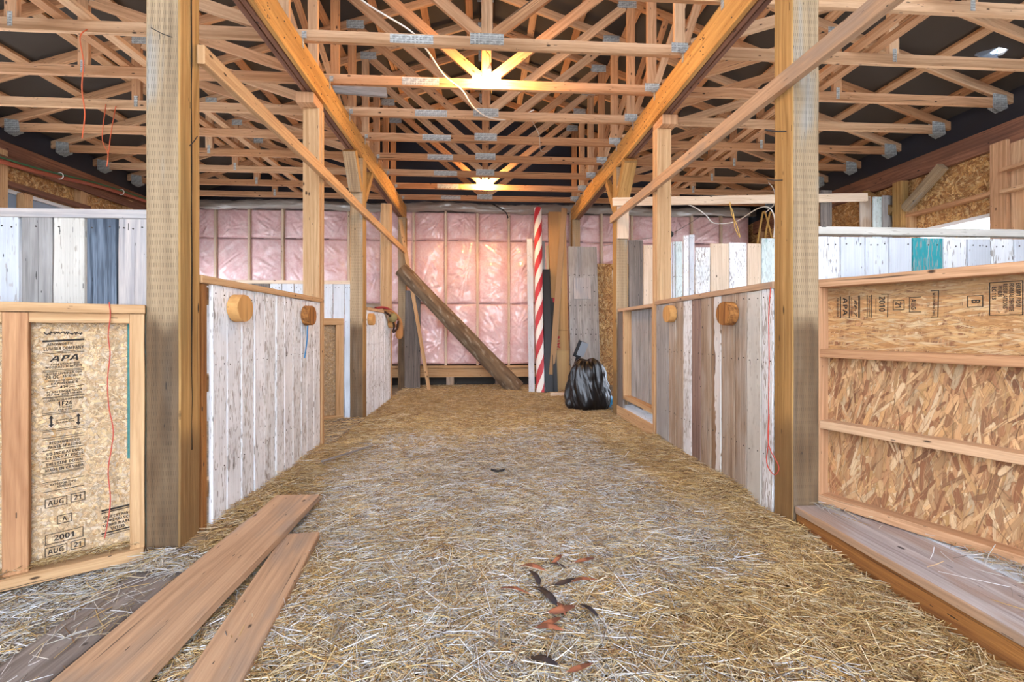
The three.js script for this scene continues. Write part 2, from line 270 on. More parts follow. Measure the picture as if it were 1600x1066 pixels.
M.osbRight = strandBoard(RW * RP, Math.round(RH * RP), RP, {
  seed: 9, colors: [0xb98d60, 0xc49c6e, 0xab7d54, 0x986a46, 0xc9aa82, 0x865838, 0xb48858], len: 0.12, wid: 0.018, axis: 1.75, spread: 1.0,
  print(x) {
    // the top strip shows its flakes lying level
    const save = seed; seed = 77; const cols = [0xc4945c, 0xcda570, 0xb4844e, 0xa67646, 0xccae84];
    for (let i = 0; i < 2200; i++) { const px = rnd() * RW * RP, py = rnd() * 0.38 * RP, L = RP * rr(0.04, 0.13), w = RP * rr(0.004, 0.016), c = hex(pick(cols)); x.save(); x.translate(px, py); x.rotate(rr(-0.35, 0.35)); x.fillStyle = `rgb(${c.join(',')})`; x.strokeStyle = 'rgba(80,48,20,0.3)'; x.beginPath(); x.globalAlpha = rr(0.4, 0.8); x.moveTo(-L / 2, 0); x.lineTo(-L * rr(0.2, 0.4), -w / 2); x.lineTo(L * rr(0.2, 0.4), -w * rr(0.2, 0.5)); x.lineTo(L / 2, w * rr(-0.2, 0.3)); x.lineTo(-L * rr(0.1, 0.4), w / 2); x.closePath(); x.fill(); x.stroke(); x.restore(); }
    x.fillStyle = 'rgba(110,88,62,0.35)'; x.fillRect(0, 0, RW * RP, 0.085 * RP);
    seed = save;
    x.fillStyle = x.strokeStyle = INK;
    const X = (s) => s * RP, Y = (y) => (RH - (y - RY)) * RP;
    const vline = (s, t = 0.003, y0 = 1.266, y1 = 1.150) => { x.lineWidth = t * RP; x.beginPath(); x.moveTo(X(s), Y(y0)); x.lineTo(X(s), Y(y1)); x.stroke(); };
    const text = (str, s, y, h, w, style = '') => { x.save(); x.translate(X(s), Y(y)); x.rotate(Math.PI / 2); x.font = `${style || 'bold'} ${h * RP * 1.35}px sans-serif`; x.textAlign = 'center'; x.textBaseline = 'middle'; x.scale(w * RP / x.measureText(str).width, 1); x.fillText(str, 0, 0); x.restore(); };
    const rect = (s0, s1, y0, y1) => { x.lineWidth = 0.003 * RP; x.strokeRect(X(s0), Y(y1), (s1 - s0) * RP, (y1 - y0) * RP); };
    text('THE ENGINEERED', 0.088, 1.21, 0.009, 0.10, 'bold'); vline(0.102, 0.005); text('APA', 0.124, 1.212, 0.022, 0.096, 'bold'); vline(0.144, 0.004); text('RATED STURD', 0.154, 1.21, 0.006, 0.10); text('RF-7', 0.172, 1.205, 0.013, 0.085, 'bold italic'); vline(0.187, 0.004); vline(0.192, 0.002);
    vline(0.224); vline(0.243); text('PS 2-04 SHEATHING', 0.234, 1.208, 0.008, 0.108);
    text('2010', 0.288, 1.217, 0.026, 0.078); x.lineWidth = 0.003 * RP; x.beginPath(); x.moveTo(X(0.285), Y(1.266)); x.lineTo(X(0.312), Y(1.266)); x.lineTo(X(0.310), Y(1.150)); x.stroke(); vline(0.262, 0.002, 1.245, 1.17);
    text('21', 0.354, 1.208, 0.024, 0.032); rect(0.333, 0.376, 1.186, 1.231); text('AUG', 0.412, 1.209, 0.019, 0.052); x.beginPath(); x.moveTo(X(0.44), Y(1.243)); x.lineTo(X(0.397), Y(1.243)); x.lineTo(X(0.397), Y(1.173)); x.lineTo(X(0.44), Y(1.173)); x.stroke();
    text('WIDTH SPACING', 0.486, 1.207, 0.009, 0.105); x.beginPath(); x.moveTo(X(0.475), Y(1.268)); x.lineTo(X(0.503), Y(1.268)); x.lineTo(X(0.500), Y(1.147)); x.lineTo(X(0.475), Y(1.147)); x.stroke();
    text('B', 0.625, 1.212, 0.028, 0.018, 'bold'); rect(0.600, 0.647, 1.188, 1.236); rect(0.668, 0.763, 1.150, 1.288);
    const tl = (str, s, w) => { x.save(); x.translate(X(s), Y(1.281)); x.rotate(Math.PI / 2); x.font = `bold ${0.0125 * RP * 1.35}px sans-serif`; x.textAlign = 'left'; x.textBaseline = 'middle'; x.scale(w * RP / x.measureText(str).width, 1); x.fillText(str, 0, 0); x.restore(); };
    tl('EXEMPT FROM', 0.750, 0.100); tl('FORMALDEHYDE', 0.731, 0.116); tl('REGULATIONS', 0.713, 0.105); tl('  WHEN', 0.698, 0.055); tl('  EC 113', 0.680, 0.065);
    vline(0.771, 0.003, 1.286, 1.15); vline(0.776, 0.003, 1.286, 1.15); tl('BOND TYPES', 0.788, 0.115);
  },
});
M.osbSmall = strandBoard(512, 512, 640, { seed: 11, colors: [0xb99c72, 0xc9b08a, 0xa88a62, 0x9c8468, 0xbfa98c], len: 0.03, wid: 0.012 });

// ---------------------------------------------------------------- the setting
const XL = -5.46, XR = 5.36, D0 = -1.6, D1 = 8.55, EAVE = 3.2, RX = -0.05, RUN = 5.32, SLOPE = 1 / 3;
const yTop = (x) => 3.462 + (RUN - Math.abs(x - RX)) * SLOPE;      // centre line of the trusses' top chords
const mound = (x, d, x0, d0, sx, sd, h) => h * Math.exp(-(((x - x0) / sx) ** 2) - ((d - d0) / sd) ** 2);
const ground = (x, d) => {
  let h = 0.03 * (fbm(x * 2.1 + 7, d * 2.1 + 3, 40) - 0.5) + 0.012 * (fbm(x * 9, d * 9, 44) - 0.5);
  const inL = sstep(2.4, 2.6, d) * (1 - sstep(3.9, 4.1, d)) , inR = sstep(2.5, 2.7, d) * (1 - sstep(4.1, 4.3, d));
  h += inL * 0.06 * Math.exp(-(((x + 1.36) / 0.16) ** 2)) + inR * 0.06 * Math.exp(-(((x - 1.6) / 0.18) ** 2)) + mound(x, d, 1.75, 2.2, 0.2, 0.25, 0.05) + mound(x, d, -1.45, 2.3, 0.14, 0.2, 0.07);
  h -= 0.10 * (1 - sstep(2.0, 2.2, d)) * (1 - sstep(-1.27, -1.15, x));
  return h + 0.02;
};
{ // ground: trodden earth and chaff
  const W = 512, a = new Uint8Array(W * W * 4);
  for (let y = 0; y < W; y++) for (let x = 0; x < W; x++) { const u = x / W, v = y / W, n = fbm(u * 12, v * 12, 50, 12, 12), f = vn(u * 150, v * 40, 51, 150, 40) * 0.5 + vn(u * 40, v * 150, 52, 40, 150) * 0.5, k = 0.55 * n + 0.45 * f, i = (y * W + x) * 4; a[i] = lerp(66, 180, k); a[i + 1] = lerp(54, 156, k); a[i + 2] = lerp(40, 122, k); a[i + 3] = 255; }
  const t = dataTex(a, W, W, true); t.repeat.set(10, 10);
  M.chaff = new THREE.MeshStandardMaterial({ map: t, bumpMap: t, bumpScale: 0.004, roughness: 1 });
  const g = new THREE.PlaneGeometry(XR - XL, D1 + 0.3 - D0, 260, 260); g.rotateX(-Math.PI / 2); const p = g.attributes.position;
  const cx = (XL + XR) / 2, cd = (D0 + D1 + 0.3) / 2;
  for (let i = 0; i < p.count; i++) { const x = p.getX(i) + cx, d = -p.getZ(i) + cd; p.setXYZ(i, x, ground(x, d) - 0.008, -d); }
  g.computeVertexNormals();
  mesh(scene, 'floor', g, M.chaff).userData.kind = 'structure';
  const yard = mesh(scene, 'ground', new THREE.BoxGeometry(60, 0.2, 60), plain(0xcdc9c2, 1), V(0, -0.14, 0)); yard.userData.kind = 'structure';
}
function wallSheets(root, xIn, thick, cols, windows) {            // OSB sheets between the D values of cols, with window openings
  const xc = xIn + Math.sign(xIn) * thick / 2;
  for (let i = 0; i + 1 < cols.length; i++) {
    const [a, b] = [cols[i], cols[i + 1]], w = windows.find((q) => a >= q[0] - 1e-6 && b <= q[1] + 1e-6);
    for (const [y0, y1] of w ? [[0, w[2]], [w[3], 2.74], [2.74, EAVE]] : [[0, 1.22], [1.22, 2.44], [2.44, EAVE]]) mesh(root, 'osb_panel', boxM(thick, y1 - y0 - 0.003, b - a - 0.004, 1.2), M.osb, V(xc, (y0 + y1) / 2, (a + b) / 2));
  }
}
const winR = [[4.36, 5.2, 0.5, 2.31], [2.1, 3.8, 0.1, 2.7], [5.9, 8.2, 0.6, 2.1]], winL = [[5.44, 6.36, 0.6, 2.7], [2.4, 5.2, 0.1, 2.7], [6.6, 8.2, 0.6, 2.2]];
const wallR = structure('wall_right'), wallL = structure('wall_left');
wallSheets(wallR, XR, 0.05, [D0, -0.4, 0.8, 2.1, 3.0, 3.8, 4.36, 5.2, 5.9, 7.1, 8.2, D1 + 0.27], winR);
wallSheets(wallL, XL, 0.05, [D0, -0.4, 0.6, 1.5, 2.4, 3.8, 5.2, 5.44, 6.36, 6.6, 8.2, D1 + 0.27], winL);
{
  const s = pick.bind(null, M.stud);
  for (const d of [-0.6, 0.8, 2.04, 3.86]) timber(wallR, 'stud', s(), [XR - 0.045, 0, d], [XR - 0.045, 2.96, d], 0.09, 0.04);
  for (const d of [-0.6, 0.6, 1.5, 2.34]) timber(wallL, 'stud', s(), [XL + 0.045, 0, d], [XL + 0.045, 3.0, d], 0.09, 0.04);
  // right wall round the window
  timber(wallR, 'stud', M.truss[0], [XR - 0.05, 0, 4.26], [XR - 0.05, 3.0, 4.26], 0.15, 0.10, [0, 0, 1]);
  timber(wallR, 'stud', M.truss[2], [XR - 0.035, 0, 4.10], [XR - 0.035, 2.96, 4.10], 0.16, 0.05, [0, 0, 1]);
  timber(wallR, 'girt', M.truss[1], [XR - 0.05, 2.50, 4.33], [XR - 0.05, 2.50, 5.3], 0.10, 0.04);
  timber(wallR, 'girt', M.truss[0], [XR - 0.08, 2.69, 2.6], [XR - 0.08, 2.69, 4.2], 0.15, 0.035);
  timber(wallR, 'girt', M.truss[2], [XR - 0.08, 2.47, 2.6], [XR - 0.08, 2.47, 4.2], 0.15, 0.035);
  timber(wallR, 'girt', M.truss[0], [XR - 0.02, 3.05, 4.32], [XR - 0.02, 3.05, 4.75], 0.04, 0.10);
  timber(wallR, 'girt', s(), [XR - 0.03, 2.42, 5.3], [XR - 0.03, 2.42, 8.5], 0.06, 0.09);
  timber(wallR, 'stud', s(), [XR - 0.045, 0, 5.26], [XR - 0.045, 2.6, 5.26], 0.09, 0.09);
  for (const d of [5.85, 7.0, 8.24]) timber(wallR, 'stud', s(), [XR - 0.045, d === 7 ? 2.2 : 0, d], [XR - 0.045, 3.0, d], 0.09, 0.04);
  // left wall
  timber(wallL, 'stud', M.stud[0], [XL + 0.05, 0, 5.36], [XL + 0.05, 3.1, 5.36], 0.10, 0.12);
  for (const [d, y, lo] of [[5.66, 2.68, 2.2], [6.40, 2.98, 0], [7.2, 3.05, 2.25], [7.9, 3.05, 2.25]]) timber(wallL, 'stud', M.stud[1], [XL + 0.045, lo, d], [XL + 0.045, y, d], 0.09, 0.10, [1, 0, 0]);
  timber(wallL, 'header', M.beam, [XL + 0.05, 2.74, 5.42], [XL + 0.05, 2.74, 6.5], 0.09, 0.06);
  timber(wallL, 'girt', M.beam, [XL + 0.10, 2.98, 4.2], [XL + 0.10, 2.98, 8.4], 0.05, 0.09);
}
for (const [x, list] of [[XR + 0.03, winR], [XL - 0.03, winL]]) for (const [a, b, y0, y1] of list) {   // panes in the windows; the two wide stall doors stand open
  const open = y0 < 0.2, w = structure((open ? 'door_' : 'window_') + ((used[open] = (used[open] || 0) + 1)), [x, y0, (a + b) / 2]), f = plain(0xe8e8e6, 0.6);
  for (const y of open ? [y1 - 0.02] : [y0 + 0.02, y1 - 0.02]) mesh(w, 'frame', new THREE.BoxGeometry(0.08, 0.04, b - a), f, V(x, y, (a + b) / 2));
  for (const d of [a + 0.02, b - 0.02]) mesh(w, 'frame', new THREE.BoxGeometry(0.08, y1 - y0 - 0.08, 0.04), f, V(x, (y0 + y1) / 2, d));
  if (!open) mesh(w, 'pane', new THREE.BoxGeometry(0.004, y1 - y0 - 0.08, b - a - 0.08), new THREE.MeshPhysicalMaterial({ ...(x < 0 && a < 6 ? { color: 0x8d9298, roughness: 0.9, transmission: 0.35 } : { color: 0xffffff, roughness: 0.02, transmission: 1 }), thickness: 0 }), V(x, (y0 + y1) / 2, (a + b) / 2));
}
for (const [w, x] of [[wallL, XL - 0.03], [wallR, XR + 0.03]]) mesh(w, 'eave_board', new THREE.BoxGeometry(0.03, 0.36, D1 - D0 + 0.7), plain(0x23242c, 0.7), V(x, 3.38, (D0 + D1) / 2));
{ // eave beams
  const bl = thing('eave_beam', 'dark reddish beam running along the top of the left wall under the truss ends', 'beam', [-5.46, 2.98, 3.5]);
  timber(bl, 'beam', M.beam, [-5.46, 3.10, -1.5], [-5.46, 3.10, 8.5], 0.10, 0.235);
  const br = thing('eave_beam', 'dark reddish beam running along the top of the right wall over the window', 'beam', [5.36, 2.95, 3.5]);
  timber(br, 'beam', M.beam, [5.35, 3.07, -1.5], [5.35, 3.07, 8.5], 0.10, 0.235);
}
{ // front wall behind the camera, with the wide open barn door
  const f = structure('wall_front'), z = D0 - 0.05;
  const piece = (x0, x1, y0, y1) => mesh(f, 'osb_panel', boxM(x1 - x0, y1 - y0, 0.08, 1.2), M.osb, V((x0 + x1) / 2, (y0 + y1) / 2, z));
  piece(XL - 0.1, -1.3, 0, 3.3); piece(1.5, XR + 0.1, 0, 3.3); piece(-1.3, 1.5, 2.4, 3.3);
}
{ // roof: purlins across the trusses, dark sheeting above
  const c = structure('ceiling'), cosS = Math.cos(Math.atan(SLOPE)), L = 6.3;
  for (const s of [-1, 1]) {
    const dir = new THREE.Vector3(s * cosS, -SLOPE * cosS, 0), nrm = new THREE.Vector3(s * SLOPE * cosS, cosS, 0);
    const top = (l, off) => new THREE.Vector3(RX, yTop(RX), 0).addScaledVector(dir, l).addScaledVector(nrm, off);
    for (let k = 0; k < 11; k++) { const p = top(0.12 + k * 0.585, 0.047 + 0.019); const t = timber(c, 'purlin', pick(M.truss), [p.x, p.y, -1.55], [p.x, p.y, 8.5], 0.09, 0.038, [dir.x, dir.y, 0]); t.receiveShadow = true; }
    const sh = new THREE.Shape(); const dA = -2.2, dB = 9.0; sh.moveTo(-0.03, dA); sh.lineTo(L, dA); sh.lineTo(L, dB); sh.lineTo(-0.03, dB); sh.closePath();
    if (s > 0) { const h = new THREE.Path(); const l = 5.13, d = 3.93; [[-0.05, -0.05], [0.03, -0.07], [0.06, 0], [0.02, 0.06], [-0.04, 0.05]].forEach(([x, y], i) => i ? h.lineTo(l + x, d + y) : h.moveTo(l + x, d + y)); h.closePath(); sh.holes.push(h); }
    const g = new THREE.ExtrudeGeometry(sh, { depth: 0.03, bevelEnabled: false });
    const m = new THREE.Matrix4().makeBasis(dir, new THREE.Vector3(0, 0, -1), nrm), o = top(0, 0.047 + 0.04); m.setPosition(o);
    g.applyMatrix4(m); if (m.determinant() < 0) { const ix = g.index ? g.index.array : null; if (!ix) { for (const n of ['position', 'normal', 'uv']) { const at = g.attributes[n], q = at.itemSize; for (let i = 0; i < at.count; i += 3) for (let k = 0; k < q; k++) { const a = at.array[(i + 1) * q + k]; at.array[(i + 1) * q + k] = at.array[(i + 2) * q + k]; at.array[(i + 2) * q + k] = a; } } } }
    mesh(c, 'roof_sheet', g, M.roofing);
  }
}
// ---------------------------------------------------------------- back wall: studs, pink batts under clear film, dark gable
{
  const b = structure('wall_back', [0, 0, D1]);
  mesh(b, 'sheathing', boxM(XR - XL + 0.1, 3.45, 0.05, 1.2), M.roofing, V((XL + XR) / 2, 1.725, D1 + 0.22));
  const s = new THREE.Shape([[-5.9, 3.4], [5.8, 3.4], [RX, 5.5]].map((p) => new THREE.Vector2(...p)));
  mesh(b, 'gable_sheet', new THREE.ExtrudeGeometry(s, { depth: 0.05, bevelEnabled: false }), plain(0x23242e, 0.5), V(0, 0, D1 + 0.1));
  M.batt = new THREE.MeshPhysicalMaterial({ color: 0xe9b4ae, roughness: 0.5, clearcoat: 1, clearcoatRoughness: 0.16, sheen: 0.2 });
  { const W = 256, a = new Uint8Array(W * W * 4); for (let y = 0; y < W; y++) for (let x = 0; x < W; x++) { const n = fbm(x / W * 6, y / W * 6, 60, 6, 6), f = vn(x / W * 40, y / W * 40, 61, 40, 40), k = 0.6 * n + 0.4 * f, i = (y * W + x) * 4; a[i] = lerp(224, 248, k); a[i + 1] = lerp(172, 226, k); a[i + 2] = lerp(172, 222, k); a[i + 3] = 255; } M.batt.map = dataTex(a, W, W, true); M.batt.color.set(0xffffff); }
  const bay = 0.596, x0 = -1.301 - 7 * bay;
  const quilt = (w, h, s) => {
    const nx = 34, ny = Math.round(h * 48), g = new THREE.PlaneGeometry(w, h, nx, ny), p = g.attributes.position, uv = g.attributes.uv, ang = rr(0.5, 1.1) * (rnd() < 0.5 ? -1 : 1), fx = rr(-0.4, 0.4) * w, fy = rr(-0.4, 0.4) * h;
    for (let i = 0; i < p.count; i++) {
      const x = p.getX(i), y = p.getY(i), u = x / w + 0.5, v = y / h + 0.5, e = Math.pow(Math.sin(Math.PI * clamp(u, 0, 1)), 0.55) * Math.pow(Math.sin(Math.PI * clamp(v, 0, 1)), 0.13);
      const t = x * Math.cos(ang) + y * Math.sin(ang), r = Math.hypot(x - fx, y - fy), th = Math.atan2(y - fy, x - fx);
      const fold = Math.abs(vn(th * 5 + s, r * 2, 66) - 0.5) * 2 * Math.exp(-r * 2.2) + 0.6 * Math.abs(vn(t * 16 + s, (x - y) * 3, 67) - 0.5) * 2;
      p.setZ(i, e * (0.05 + 0.034 * fold + 0.02 * vn(x * 9 + s, y * 9, 68)));
      uv.setXY(i, x * 1.2 + s, y * 1.2);
    }
    g.computeVertexNormals(); return g;
  };
  for (let i = 0; i < 18; i++) {
    const xa = x0 + i * bay, xb = xa + bay; if (xa < XL - 0.2 || xa > 5.0) continue;
    const w = bay - 0.03, parts = [];
    let y = 0.42; for (const top of [1.57, 2.76, 3.3]) { const g = quilt(w, top - y - 0.004, i * 7.3 + top); g.translate(0, (top + y) / 2, 0); parts.push(g); y = top; }
    mesh(b, 'insulation_batt', mergeGeometries(parts), M.batt, V((xa + xb) / 2, 0, D1));
    for (const q of [1.57, 2.76]) mesh(b, 'printed_edge', new THREE.BoxGeometry(bay * rr(0.28, 0.4), 0.010, 0.004), plain(0x6a5358, 0.7), V(xa + 0.14, q + rr(-0.005, 0.005), D1 - 0.03));
    timber(b, 'stud', M.pale[1], [xa, 0.40, D1 - 0.01], [xa, 3.34, D1 - 0.01], 0.042, 0.10);
  }
  timber(b, 'bottom_plate', M.stud[1], [XL, 0.375, D1 - 0.03], [XR, 0.375, D1 - 0.03], 0.14, 0.045, [0, 0, 1]);
  timber(b, 'sill_beam', M.stud[1], [XL, 0.265, D1 - 0.06], [XR, 0.265, D1 - 0.06], 0.16, 0.05, [0, 1, 0]);
  timber(b, 'top_plate', M.dark, [XL, 3.36, D1 - 0.02], [XR, 3.36, D1 - 0.02], 0.10, 0.09);
  for (const x of [-4.2, -2.4, -0.62, 0.3, 2.4]) timber(b, 'footing_block', M.brown[0], [x, -0.02, D1 - 0.02], [x, 0.19, D1 - 0.02], 0.14, 0.14);
  timber(b, 'girt', M.brown[1], [XL, 1.46, D1 - 0.09], [-1.7, 1.46, D1 - 0.09], 0.2, 0.03, [0, 1, 0]);
  // osb cladding at the right end of the wall
  for (const [xa, xb, t] of [[1.95, 3.1, 2.34], [3.1, 4.3, 2.34], [4.3, 5.3, 2.34]]) mesh(b, 'osb_panel', boxM(xb - xa - 0.004, t, 0.02, 1.2), M.osb, V((xa + xb) / 2, t / 2, D1 - 0.1));
}
{ // crumpled clear film rolled along the top of the back wall
  const g = new THREE.CylinderGeometry(0.075, 0.075, 10.4, 40, 240); g.rotateZ(Math.PI / 2); const p = g.attributes.position;
  for (let i = 0; i < p.count; i++) { const x = p.getX(i), y = p.getY(i), z = p.getZ(i), a = Math.atan2(y, z), f = 0.75 + 0.5 * vn(x * 5, a * 1.3, 70) + 0.35 * Math.abs(vn(x * 22 + a, a * 2.2, 71) - 0.5); p.setY(i, y * f - 0.02 * Math.sin(x * 2.3)); p.setZ(i, z * f * 0.8); }
  g.computeVertexNormals();
  const m = mesh(scene, 'plastic_film', g, new THREE.MeshPhysicalMaterial({ color: 0x9c958c, roughness: 0.3, clearcoat: 0.9, clearcoatRoughness: 0.15 }), V(-0.05, 3.345, D1 - 0.16));
  tag(m, 'crumpled shiny plastic film rolled along the top of the pink insulated back wall', 'plastic film');
}

// ---------------------------------------------------------------- roof trusses
const TD = [...Array(9)].map((_, k) => 3.01 + 0.6115 * k), CH = 0.089, Y0 = 3.343 + CH / 2;
const plateTex = (() => { const W = 64, a = new Uint8Array(W * W * 4); for (let y = 0; y < W; y++) for (let x = 0; x < W; x++) { const q = (x % 8) < 3 && (y % 16) < 9, n = 165 + 50 * vn(x / 9, y / 9, 80), v = q ? n * 0.55 : n, i = (y * W + x) * 4; a[i] = v; a[i + 1] = v * 1.02; a[i + 2] = v * 1.0; a[i + 3] = 255; } return dataTex(a, W, W, true); })();
M.plate = new THREE.MeshStandardMaterial({ map: plateTex, roughness: 0.5, metalness: 0.2 });
const plateGeo = (w, h) => boxM(w, h, 0.0022, 0.08);
const ordinal = ['first', 'second', 'third', 'fourth', 'fifth', 'sixth', 'seventh', 'eighth', 'ninth'];
const VERT = [-1.56, 1.62], OUT = [-3.55, 3.5], truss = [];
TD.forEach((d, k) => {
  const where = k === 0 ? 'nearest, cut off by the picture top' : k === 1 ? 'just before the near bulb' : k === 2 ? 'just behind the near bulb' : k === 7 ? 'close by the far bulb' : k === 8 ? 'last before the pink wall' : 'counted from the camera';
  const t = thing('roof_truss', `${ordinal[k]} wooden roof truss, ${where}`, 'roof truss', [0, 3.343, d], 'roof trusses across the barn');
  truss.push(t);
  const m = () => pick(M.truss), o = { rough: 0.0012, segs: 6 };
  const tim = (n, a, b, w = CH) => timber(t, n, m(), [...a, d], [...b, d], 0.038, w, [0, 0, 1], o);
  const cut = -0.55 + rr(-0.02, 0.02);
  tim('bottom_chord', [-5.4, Y0], [cut, Y0]); tim('bottom_chord', [cut, Y0], [5.28, Y0]);
  for (const s of [-1, 1]) tim('top_chord', [RX, yTop(RX)], [RX + s * 5.85, yTop(RX + s * 5.85)]);
  const lo = Y0 + 0.045, kx = 0.03;
  tim('king_post', [kx, lo], [kx, yTop(kx) - 0.05]);
  const plates = [[cut - 0.02, Y0, 0.34, 0.07], [kx, Y0 + 0.025, 0.27, 0.09], [kx, yTop(kx) - 0.06, 0.2, 0.14]];
  [0, 1].forEach((i) => {
    const s = i ? 1 : -1, vx = VERT[i], ox = OUT[i];
    tim('web', [kx + s * 0.06, lo + 0.02], [vx - s * 0.08, yTop(vx) - 0.06]);
    tim('web', [vx, lo], [vx, yTop(vx) - 0.045]);
    tim('web', [vx + s * 0.05, lo + 0.02], [vx + s * 0.40, yTop(vx + s * 0.4) - 0.045], 0.064);
    tim('web', [vx + s * 0.10, lo + 0.01], [ox - s * 0.06, yTop(ox) - 0.06]);
    tim('web', [ox, lo], [ox, yTop(ox) - 0.045], 0.089);
    plates.push([vx, Y0 + 0.02, 0.14, 0.08], [vx - s * 0.04, yTop(vx) - 0.02, 0.2, 0.10], [ox, Y0 + 0.03, 0.035, 0.11], [ox - s * 0.03, yTop(ox) - 0.02, 0.14, 0.08]);
    const hx = i ? 5.22 : -5.34;                                     // heel: a five-sided plate that hangs below the chord
    const g = new THREE.ExtrudeGeometry(new THREE.Shape([[-0.075, 0.085], [0.075, 0.07], [0.09, -0.06], [0.01 * s, -0.10], [-0.075, -0.055]].map((p) => new THREE.Vector2(...p))), { depth: 0.003, bevelEnabled: false });
    const uv = g.attributes.uv; for (let q = 0; q < uv.count; q++) uv.setXY(q, uv.getX(q) * 12, uv.getY(q) * 12);
    for (const z of [0.0205, -0.0235]) { const q = mesh(t, 'gusset_plate', g, M.plate, V(hx, Y0, d)); q.position.z += z; }
  });
  for (const [x, y, w, h] of plates) { const g = plateGeo(w, h); for (const z of [0.0205, -0.0205]) { const q = mesh(t, 'gusset_plate', g, M.plate, V(x, y, d)); q.position.z += z; } }
});
{ // long braces lying on the bottom chords
  const L = [['lateral_brace', -3.0, 'long thin board lying along the trusses over the left stalls, the inner of two'], ['lateral_brace', -3.2, 'long thin board lying along the trusses over the left stalls, the outer of two'], ['lateral_brace', 3.13, 'long thin board lying along the trusses over the right stalls, the inner of two'], ['lateral_brace', 3.30, 'long thin board lying along the trusses over the right stalls, the outer of two']];
  for (const [n, x, l] of L) { const y = Y0 + CH / 2 + 0.02; const t = thing(n, l, 'brace', [x, y, 4], 'long braces over the trusses'); timber(t, 'board', pick(M.truss), [x, y, 2.4], [x + 0.02, y, 8.2], 0.089, 0.038); }
  const t = thing('scrap_board', 'short grey board nailed across the upright webs above the left girder', 'board', [-1.57, 3.62, 4.87]);
  timber(t, 'board', M.grey[0], [-1.56, 3.60, 4.78], [-1.06, 3.68, 5.0], 0.10, 0.038, [0, 1, 0]);
}

// ---------------------------------------------------------------- girders, posts, studs, rails
const GL = -1.403, GR = 1.64;
for (const [n, x, s, l] of [['girder', GL, -1, 'built-up yellow timber girder over the left side of the aisle'], ['girder', GR, 1, 'built-up yellow timber girder over the right side of the aisle']]) {
  const t = thing(n, l, 'girder', [x, 3.09, 4.5], 'girders along the aisle');
  for (let i = 0; i < 3; i++) { const q = x + s * (0.02 + i * 0.046); timber(t, 'ply', i ? M.beam : M.girder, [q, 3.215, -1.2], [q, 3.215, 8.32], 0.04, 0.24 - i * 0.004, [1, 0, 0], { c: 0.004, segs: 20, rough: 0.001 }); }
  TD.forEach((d) => { // metal ties bent over the girder at each truss
    const g = mergeGeometries([new THREE.BoxGeometry(0.0025, 0.085, 0.032), new THREE.BoxGeometry(0.035, 0.05, 0.003).translate(-s * 0.018, 0.045, 0.022)]);
    const k = mesh(t, 'metal_tie', g, M.plate, V(x - s * 0.0035, 3.32, d - 0.035)); k.rotation.x = rr(-0.15, 0.15);
  });
  const nails = []; for (let i = 0; i < 60; i++) { const d = rr(2.6, 8.2); for (const y of [3.13, 3.2, 3.27]) if (rnd() < 0.75) nails.push(new THREE.CylinderGeometry(0.004, 0.004, 0.004, 6).rotateZ(Math.PI / 2).translate(x - s * 0.002, y + rr(-0.015, 0.015) - 3.09, -(d - 4.5) ).translate(-x, 0, 0)); }
  mesh(t, 'nail_heads', mergeGeometries(nails), M.nail).userData.kind = 'stuff';
}
function post(label, x0, x1, d0, d1, top, extra) {
  const t = thing('timber_post', label, 'post', [(x0 + x1) / 2, 0, (d0 + d1) / 2], 'square posts along the aisle');
  timber(t, 'post', [M.postSide, M.postFace], [(x0 + x1) / 2, -0.05, (d0 + d1) / 2], [(x0 + x1) / 2, top, (d0 + d1) / 2], x1 - x0, d1 - d0, [1, 0, 0], { c: 0.006, segs: 14, rough: 0.0018, front: true, tl: 3.3, foot: 0 });
  if (extra) extra(t); return t;
}
const nail = (t, a, b, r = 0.0022) => mesh(t, 'nail', tube(rel(t, [a, [(a[0] + b[0]) / 2, (a[1] + b[1]) / 2 - 0.004, (a[2] + b[2]) / 2], b]), r, 6, 6), M.nail);
post('weathered square post at the front left, with pitted face and a long split', -1.555, GL, 2.17, 2.32, 3.09, (t) => {
  nail(t, [GL - 0.03, 2.43, 2.165], [GL - 0.085, 2.435, 2.11]); nail(t, [GL + 0.0, 1.96, 2.24], [GL + 0.06, 1.99, 2.2]);
  timber(t, 'split', plain(0x241a10, 1), [GL + 0.0012, 0.5, 2.255], [GL + 0.0012, 3.0, 2.25], 0.003, 0.004, [0, 0, 1], { c: 0.0002, segs: 20, rough: 0.002 });
});
post('weathered square post at the front right beside the open gate', GR, 1.79, 2.28, 2.43, 3.09, (t) => {
  nail(t, [GR, 2.155, 2.33], [GR - 0.12, 2.16, 2.33], 0.004); nail(t, [GR, 1.90, 2.36], [GR - 0.09, 1.905, 2.36], 0.003);
});
post('square post at the far end of the first left stall, with angled knee braces', -1.555, GL, 5.35, 5.50, 3.09, (t) => {
  timber(t, 'knee_brace', [M.postSide, M.postFace], [-1.48, 2.70, 5.33], [-1.48, 3.07, 5.08], 0.14, 0.09, [1, 0, 0], { front: true });
  timber(t, 'knee_brace', M.postSide, [-1.46, 2.66, 5.54], [-1.46, 3.07, 5.86], 0.09, 0.07);
});
post('square post at the far end of the first right stall, beside the black bag', GR, 1.79, 5.45, 5.60, 3.09, (t) => {
  timber(t, 'knee_brace', M.postSide, [1.715, 2.72, 5.42], [1.715, 3.07, 5.14], 0.15, 0.10);
  timber(t, 'knee_brace', M.postSide, [1.69, 2.62, 5.64], [1.69, 3.07, 5.98], 0.06, 0.09);
  timber(t, 'splice_board', M.pale[1], [1.72, 2.2, 5.43], [1.72, 2.85, 5.43], 0.14, 0.035);
});
post('dark square post against the back wall, left of the log', -1.52, -1.38, 8.12, 8.26, 3.09);
